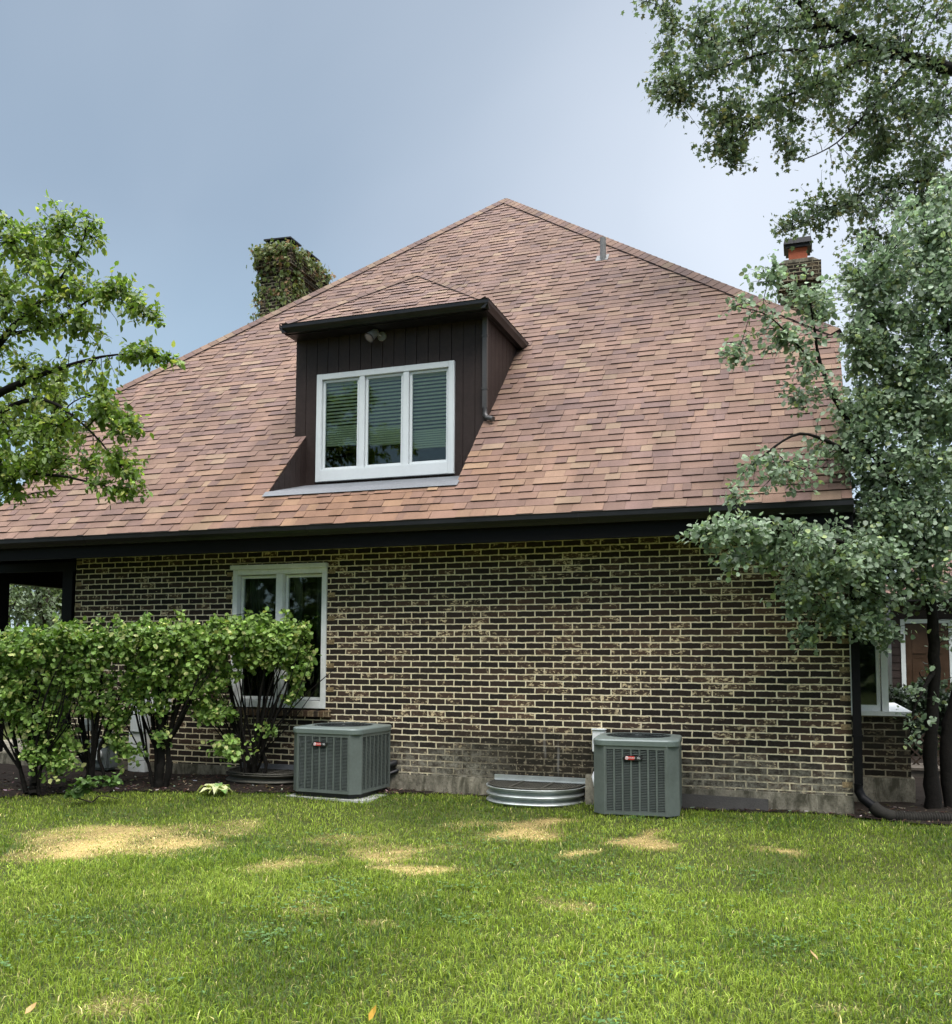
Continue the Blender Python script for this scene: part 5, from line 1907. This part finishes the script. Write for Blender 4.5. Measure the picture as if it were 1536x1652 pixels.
# --- clipped hedge shrubs along the wall
def shrub(label, px, py, depth, boxes, stems, seed, lean=0.0, palette=None, lsize=0.052, leaves_per=12):
    b = at(px, py, depth)
    b[2] = 0.10 if depth < 12 else 0.0
    r = np.random.default_rng(seed)
    limbs = []
    for i, (dx, dy, zt, rr, sp) in enumerate(stems):
        h0 = r.uniform(0.25, 0.6)
        j = lambda s_: r.normal(0, s_)
        fork = (b[0] + dx * 0.4 + j(0.02), b[1] + dy * 0.4 + j(0.02), h0)
        limbs.append([(b[0] + dx * 0.25, b[1] + dy * 0.3, 0.04, rr * 0.95), (b[0] + dx * 0.30 + j(0.03), b[1] + dy * 0.35, h0 * 0.5, rr * 0.8), (*fork, rr * 0.75),
                      (b[0] + dx + j(0.05), b[1] + dy, zt * 0.62, rr * 0.45), (b[0] + dx + sp, b[1] + dy * 1.3, zt, rr * 0.15)])
        for _ in range(5):
            e = (b[0] + dx * 1.6 + sp * 0.5 + j(0.22), b[1] + dy + j(0.12), zt * r.uniform(0.75, 1.0))
            m = [(fork[k] * 0.5 + e[k] * 0.5) + j(0.05) for k in range(3)]
            limbs.append([(*fork, rr * 0.4), (*m, rr * 0.28), (*e, 0.003)])
    make_tree('hedge_shrub', label, 'shrub', b, limbs, boxes, 'round', lsize, palette or [(0.080, 0.165, 0.028), (0.290, 0.410, 0.100), (0.50, 0.52, 0.20)], M['leaf'], M['bark_dark'], seed, leaves_per=leaves_per, twig_len=0.22, droop=0.1, twig_r=0.003, up_bias=0.8, group='clipped hedge shrubs along the wall' if depth < 12 else None, even=True, dens=1.42, nb_=(0.1, -0.6), scatter=0.025)


DH = 10.55
ST = [(-0.28, 0.05, 1.7, 0.03, -0.15), (0.12, -0.1, 1.75, 0.034, 0.2), (0.35, 0.05, 1.7, 0.026, 0.15), (-0.05, 0.1, 1.8, 0.036, -0.05), (-0.15, -0.12, 1.6, 0.022, -0.3), (0.22, 0.12, 1.6, 0.022, 0.3), (-0.45, -0.02, 1.5, 0.018, -0.1)]
shrub('clipped green shrub with bare stems in front of the white ground floor window', 405, 1268, DH, [
    B(345, 996, DH - 0.05, 5, 12, 0.06, 2), B(395, 990, DH - 0.05, 5, 12, 0.06, 2), B(428, 998, DH - 0.05, 5, 12, 0.06, 2), B(462, 996, DH - 0.05, 5, 12, 0.06, 2), B(496, 1012, DH - 0.05, 5, 12, 0.06, 2), B(445, 1032, DH, 52, 30, 0.30, 110), B(392, 1022, DH, 46, 26, 0.32, 90), B(480, 1064, DH, 24, 46, 0.22, 50), B(345, 1034, DH, 44, 34, 0.3, 70), B(470, 1016, DH, 26, 14, 0.2, 24), B(310, 1022, DH, 26, 20, 0.22, 26), B(420, 1065, DH, 60, 16, 0.25, 40), B(350, 1085, DH, 46, 24, 0.22, 34), B(320, 1120, DH, 40, 26, 0.2, 26), B(470, 1115, DH, 16, 20, 0.12, 9),
    B(372, 1208, DH - 0.15, 46, 20, 0.14, 26), B(330, 1150, DH, 40, 22, 0.16, 20), B(430, 1180, DH - 0.1, 14, 9, 0.08, 4), B(360, 1150, DH, 22, 16, 0.12, 9)], ST, 51)
shrub('clipped green shrub with forked trunk before the white meter cabinet', 256, 1260, DH - 0.1, [
    B(190, 1004, DH - 0.05, 5, 12, 0.06, 2), B(232, 998, DH - 0.05, 5, 12, 0.06, 2), B(268, 1000, DH - 0.05, 5, 12, 0.06, 2), B(292, 994, DH - 0.05, 5, 12, 0.06, 2), B(272, 1036, DH - 0.1, 46, 32, 0.32, 100), B(208, 1042, DH - 0.1, 42, 34, 0.3, 84), B(240, 1018, DH - 0.1, 28, 16, 0.22, 28), B(175, 1034, DH - 0.1, 24, 22, 0.22, 26), B(240, 1130, DH - 0.1, 40, 30, 0.2, 26), B(310, 1055, DH - 0.05, 40, 34, 0.28, 60), B(255, 1085, DH - 0.1, 66, 26, 0.26, 66), B(300, 1110, DH - 0.1, 36, 20, 0.2, 26), B(215, 1110, DH - 0.1, 30, 26, 0.2, 22), B(188, 1165, DH - 0.15, 18, 44, 0.14, 30), B(196, 1212, DH - 0.15, 20, 28, 0.12, 18), B(262, 1190, DH - 0.15, 12, 18, 0.1, 5)],
    [(-0.12, 0.05, 1.7, 0.03, -0.2), (0.06, -0.05, 1.75, 0.055, 0.1), (0.3, 0.05, 1.7, 0.026, 0.2), (-0.3, 0.0, 1.6, 0.022, -0.2), (0.18, 0.12, 1.6, 0.03, 0.25), (-0.2, 0.1, 1.5, 0.028, 0.0)], 52)
shrub('clipped green shrub over the gas meter at the wall corner', 150, 1262, DH - 0.15, [
    B(95, 1004, DH - 0.05, 5, 12, 0.06, 2), B(130, 1010, DH - 0.05, 5, 12, 0.06, 2), B(160, 1004, DH - 0.05, 5, 12, 0.06, 2), B(142, 1046, DH - 0.15, 42, 34, 0.32, 84), B(96, 1046, DH - 0.15, 44, 38, 0.32, 84), B(110, 1020, DH - 0.15, 26, 14, 0.22, 22), B(60, 1160, DH - 0.2, 46, 60, 0.26, 50), B(130, 1095, DH - 0.15, 60, 36, 0.3, 74), B(80, 1130, DH - 0.15, 40, 40, 0.26, 40), B(150, 1135, DH - 0.15, 40, 24, 0.24, 26), B(70, 1200, DH - 0.25, 34, 40, 0.2, 40), B(95, 1235, DH - 0.3, 30, 26, 0.16, 26), B(60, 1225, DH - 0.3, 26, 26, 0.16, 18), B(120, 1190, DH - 0.2, 16, 30, 0.14, 8)],
    [(-0.2, 0.05, 1.6, 0.03, -0.2), (0.06, -0.05, 1.7, 0.04, 0.1), (0.2, 0.05, 1.6, 0.024, 0.2), (-0.3, 0.0, 1.5, 0.022, -0.2)], 53)
shrub('loose green shrub at the left edge in front of the porch', 55, 1268, DH - 0.35, [
    B(40, 1040, DH - 0.3, 56, 34, 0.34, 96), B(-20, 1050, DH - 0.3, 56, 40, 0.36, 80), B(30, 1095, DH - 0.3, 60, 36, 0.32, 72), B(15, 1140, DH - 0.3, 40, 34, 0.28, 34), B(-60, 1080, DH - 0.3, 60, 60, 0.4, 70), B(-110, 1060, DH - 0.3, 50, 60, 0.4, 50), B(50, 1160, DH - 0.35, 30, 26, 0.2, 18)],
    [(-0.2, 0.05, 1.6, 0.03, -0.2), (0.06, -0.05, 1.7, 0.045, 0.0), (-0.5, 0.05, 1.6, 0.03, -0.3), (0.2, 0.05, 1.5, 0.022, 0.15)], 54)
shrub('dark green shrub under the neighbouring door behind the small tree', 1462, 1190, 14.5, [
    B(1455, 1130, 14.5, 36, 26, 0.35, 70), B(1500, 1125, 14.5, 46, 30, 0.4, 90), B(1455, 1180, 14.5, 36, 34, 0.35, 80), B(1510, 1190, 14.5, 46, 40, 0.35, 90), B(1550, 1140, 14.5, 46, 50, 0.4, 90)], [(-0.1, 0, 0.9, 0.03, -0.1), (0.2, 0, 0.9, 0.03, 0.1)], 55, palette=[(0.012, 0.024, 0.012), (0.03, 0.05, 0.022)], lsize=0.06)

# low ground cover at the foot of the hedge
gcb = at(150, 1272, 9.6)
gcb[2] = 0.06
make_tree('ground_cover_plant', 'low green ground cover plant at the lawn edge below the gas meter', 'plant', gcb,
          [[(gcb[0], gcb[1], 0.05, 0.008), (gcb[0] + 0.1, gcb[1], 0.12, 0.005), (gcb[0] + 0.3, gcb[1] + 0.02, 0.1, 0.003)], [(gcb[0], gcb[1], 0.05, 0.008), (gcb[0] - 0.2, gcb[1] - 0.05, 0.1, 0.004)]],
          [B(140, 1262, 9.6, 30, 12, 0.12, 16), B(175, 1262, 9.6, 24, 12, 0.1, 10), B(125, 1276, 9.55, 18, 7, 0.1, 7)], 'round', 0.055, [(0.05, 0.11, 0.03), (0.12, 0.19, 0.05)], M['leaf'], M['bark'], 61, leaves_per=8, twig_len=0.15, droop=0.0, twig_r=0.002)

# hosta with pale leaves
hb_ = ground_pt(352, 1284, 0.06)
ho = thing('hosta_plant', 'small hosta with cream and pale green leaves at the edge of the mulch', 'plant', (hb_[0], hb_[1], 0.055))
r_ = np.random.default_rng(71)
k = MB()
for i in range(17):
    a = r_.uniform(0, 6.28)
    l = r_.uniform(0.13, 0.25)
    wd = l * 0.27
    dx, dy = math.cos(a), math.sin(a)
    pts = []
    for t, ww, z in ((0.12, 0.2, 0.03), (0.4, 1.0, 0.085), (0.7, 0.8, 0.085), (1.0, 0.05, 0.03)):
        pts.append((Vector((dx * l * t, dy * l * t, z * r_.uniform(0.8, 1.3) + 0.01)), ww * wd))
    sd = Vector((-dy, dx, r_.uniform(-0.2, 0.2)))
    vs = []
    for p, w_ in pts:
        vs += [p - sd * w_ + Vector((0, 0, 0.012)), p, p + sd * w_ + Vector((0, 0, 0.012))]
    for j in range(3):
        pale = r_.random() < 0.85
        c_ = (0.62, 0.64, 0.34) if pale else (0.20, 0.34, 0.10)
        k.add(vs, [(j * 3, j * 3 + 1, j * 3 + 4, j * 3 + 3)], c_, True)
        k.add(vs, [(j * 3 + 1, j * 3 + 2, j * 3 + 5, j * 3 + 4)], c_, True)
k.build('leaves', M['leaf'], ho)

# ivy on the chimney
iv = thing('ivy', 'green ivy climbing over the old brick chimney', 'ivy', (-1.37, 7.5, 7.0))
r_ = np.random.default_rng(81)
P_, N_, D_, S_, C_ = [], [], [], [], []
vine = MB()


def ivy_at(p, n, m):
    for _ in range(m):
        P_.append(np.array(p) + r_.normal(0, 0.05, 3) + np.array(n) * r_.uniform(0.005, 0.06))
        N_.append(np.array(n) + np.array([0, 0, 0.4]) + r_.normal(0, 0.4, 3))
        D_.append(np.array([0, 0, -1.0]) + r_.normal(0, 0.5, 3))
        S_.append(r_.uniform(0.05, 0.11))
        u = r_.random()
        c_ = np.array([0.10, 0.14, 0.035]) if u < 0.5 else np.array([0.17, 0.19, 0.055]) if u < 0.85 else np.array([0.22, 0.13, 0.06])
        C_.append(c_ * r_.uniform(0.7, 1.2))


for i in range(330):       # thick band round the head of the stack
    z = 9.95 - abs(r_.normal(0, 0.18))
    u = r_.random()
    if u < 0.36:
        ivy_at((r_.uniform(-1.82, -0.94), 6.67, z), (0, -1, 0), 3)
    elif u < 0.78:
        ivy_at((-0.93, r_.uniform(6.68, 8.32), z), (1, 0, 0), 3)
    else:
        ivy_at((r_.uniform(-1.8, -0.95), r_.uniform(6.7, 8.3), 9.92), (0, 0, 1), 3)
for i in range(720):       # streamers down the faces
    t = r_.random()
    if r_.random() < 0.72:
        z = 7.9 + 1.7 * t
        y = 6.85 + 1.35 * (1 - t) * r_.random() + 0.2 * r_.random()
        ivy_at((-1.03, y, z), (1, 0, 0), 2)
    else:
        x = r_.choice([-1.72, -1.06, r_.uniform(-1.7, -1.1), r_.uniform(-1.7, -1.1)])
        ivy_at((x + r_.normal(0, 0.06), 6.77, 8.0 + 1.6 * t), (0, -1, 0), 2)
for i in range(120):
    ivy_at((-1.76, 6.8 + 0.1 * r_.random(), 8.2 + 1.6 * r_.random()), (-1, -0.3, 0), 1)
for x, y, z0, z1 in ((-1.03, 7.0, 7.2, 9.6), (-1.03, 7.6, 7.2, 9.5), (-1.5, 6.77, 7.4, 9.6), (-1.2, 6.77, 7.4, 9.6)):
    pt = [(x + r_.normal(0, 0.02) + 1.37, y + r_.normal(0, 0.08) - 7.5, z - 7.0) for z in np.linspace(z0, z1, 9)]
    vine.tube(pt, 0.012, 6)
vine.build('stem', M['bark'], iv)
leaf_mesh('leaves', 'maple', np.array(P_) - np.array([-1.37, 7.5, 7.0]), np.array(D_), np.array(N_), np.array(S_), np.array(C_), M['leaf'], iv)

# fallen leaves on the lawn
for (px, py, s, col, rz, label) in ((40, 1634, 0.058, (0.55, 0.33, 0.14), 1.2, 'curled tan leaf fallen on the lawn near the left corner'), (595, 1645, 0.066, (0.62, 0.36, 0.06), 0.8, 'yellow orange leaf fallen upright in the grass'), (1320, 1547, 0.058, (0.45, 0.30, 0.14), 2.6, 'flat brown leaf fallen on the right of the lawn')):
    p = ground_pt(px, py, 0.05)
    k = MB()
    vs = [(0, 0, 0), (0.3, 0.26, 0.10), (0.7, 0.22, 0.13), (1, 0, 0.28), (0.7, -0.22, 0.20), (0.3, -0.26, 0.14), (0.5, 0, 0.05)]
    vs = [(a * s, b * s, c * s + 0.0) for a, b, c in vs]
    k.add(vs, [(0, 6, 1), (1, 6, 2), (6, 3, 2), (0, 5, 6), (5, 4, 6), (6, 4, 3)], col)
    o = k.build('fallen_leaf', M['leaf'])
    o.location = (p[0], p[1], 0.045)
    o.rotation_euler = (R(20), R(-50) if px == 595 else R(-25), rz)
    tag(o, label, 'leaf', 'fallen leaves on the lawn')

# ------------------------------------------------------------------ the neighbour beyond
NX0, NX1, NY = 10.6, 21.0, 13.4
nb = thing('neighbour_house', 'dark sided neighbouring house with a brown door seen through the tree', 'house', ((NX0 + NX1) / 2, NY, 0))
k = MB()
for z in np.arange(0.1, 2.9, 0.17):
    k.prism([(NY, z), (NY + 0.03, z), (NY + 0.03, z + 0.165), (NY + 0.012, z + 0.165)], 'x', NX0, NX1)
k.box(NX0, NX1, NY + 0.031, NY + 6, 0, 2.95)
hb(k, 'wall', M['siding'], nb)
nr = MB()
tri_roof(nr, [(NX0 - 0.4, NY - 0.5, 2.98), (NX1 + 0.4, NY - 0.5, 2.98), (NX1 - 2.5, NY + 3.2, 5.4), (NX0 + 2.5, NY + 3.2, 5.4)], 91)
nr.box(NX0 - 0.4, NX1 + 0.4, NY - 0.49, NY - 0.3, 2.80, 2.975, (0.012, 0.012, 0.012))
nr.box(NX0 - 0.4, NX1 + 0.4, NY - 0.3, NY - 0.001, 2.80, 2.82, (0.012, 0.012, 0.012))
hb(nr, 'roof', M['shingle'], nb)
ddx = at(1447, 1000, 21)[0] + 0.08
k = MB()
k.box(ddx, ddx + 0.09, NY - 0.03, NY - 0.001, 0.2, 2.42)
k.box(ddx + 0.97, ddx + 1.06, NY - 0.03, NY - 0.001, 0.2, 2.42)
k.box(ddx + 0.09, ddx + 0.97, NY - 0.03, NY - 0.001, 2.33, 2.42)
hb(k, 'door_frame', M['white'], nb)
k = MB()
k.box(ddx + 0.10, ddx + 0.96, NY - 0.02, NY - 0.002, 0.2, 2.32)
for (a, b, c, d) in ((0.22, 0.50, 1.65, 2.15), (0.56, 0.84, 1.65, 2.15), (0.22, 0.50, 0.95, 1.55), (0.56, 0.84, 0.95, 1.55)):
    k.bevel_box(ddx + a, ddx + b, NY - 0.035, NY - 0.019, c, d, 0.008)
hb(k, 'door', M['brown_door'], nb)
k = MB()
k.box(ddx - 0.38, ddx - 0.14, NY - 0.012, NY - 0.002, 1.95, 2.1)
no = hb(k, 'number_plate', M['black'], nb)
for xx in (ddx - 0.30, ddx - 0.21):
    hb(MB().box(xx - 0.015, xx + 0.015, NY - 0.016, NY - 0.0125, 1.98, 2.06), 'numeral', M['badge_white'], no)

# lattice and timber step under the trees at the right
k = MB()
p0 = at(1450, 1200, 12.0)
for i in range(-8, 12):
    for s_ in (1, -1):
        x0 = i * 0.12
        vs = [(x0, 0.006 * s_, 0), (x0 + 0.03, 0.006 * s_, 0), (x0 + 0.03 + s_ * 0.42, 0.006 * s_, 0.42), (x0 + s_ * 0.42, 0.006 * s_, 0.42)]
        vs += [(a, b + 0.006, c) for a, b, c in vs]
        k.add(vs, [(0, 1, 2, 3), (7, 6, 5, 4), (0, 4, 5, 1), (1, 5, 6, 2), (2, 6, 7, 3), (3, 7, 4, 0)])
o = k.build('lattice_fence', M['lattice'])
o.location = (p0[0], p0[1], 0.18)
tag(o, 'dark brown diagonal lattice panel low behind the small tree', 'fence')
p0 = at(1466, 1268, 11.6)
st_ = thing('timber_step', 'weathered grey timber step beyond the house corner', 'step', (p0[0], p0[1], 0.0))
k = MB()
for i in range(4):
    k.bevel_box(0, 1.6, i * 0.15, i * 0.15 + 0.135, 0.17, 0.205, 0.005)
k.build('tread', M['wood_step'], st_)
k = MB()
k.bevel_box(0.02, 1.58, 0.03, 0.07, -0.05, 0.168, 0.005)
k.build('riser', M['wood_step'], st_)

# the wood on the far side of the garden, which the window panes mirror
r_ = np.random.default_rng(101)
n = 9000
az = r_.uniform(R(130), R(250), n)
rad_ = r_.uniform(30, 42, n)
hh = 9.5 + 2.5 * np.sin(az * 23) + 1.5 * np.sin(az * 51 + 1)
P_ = np.stack([6 + rad_ * np.sin(az), -6 + rad_ * np.cos(az), hh * r_.random(n) ** 0.8], 1)
C_ = np.where((r_.random(n) < 0.5)[:, None], np.array([[0.05, 0.09, 0.03]]), np.array([[0.09, 0.13, 0.04]])) * r_.uniform(0.6, 1.3, (n, 1))
tl = leaf_mesh('treeline', 'ovate', P_, r_.normal(0, 1, (n, 3)), r_.normal(0, 0.7, (n, 3)) + np.array([0, 0, 0.8]), r_.uniform(0.7, 1.5, n), C_, M['leaf'], None)
tag(tl, 'far green wood across the lawn mirrored in the window panes', 'trees', kind='stuff')

# ------------------------------------------------------------------ render settings
S.render.engine = 'CYCLES'
S.cycles.max_bounces = 8
S.cycles.transparent_max_bounces = 12
S.cycles.use_denoising = True
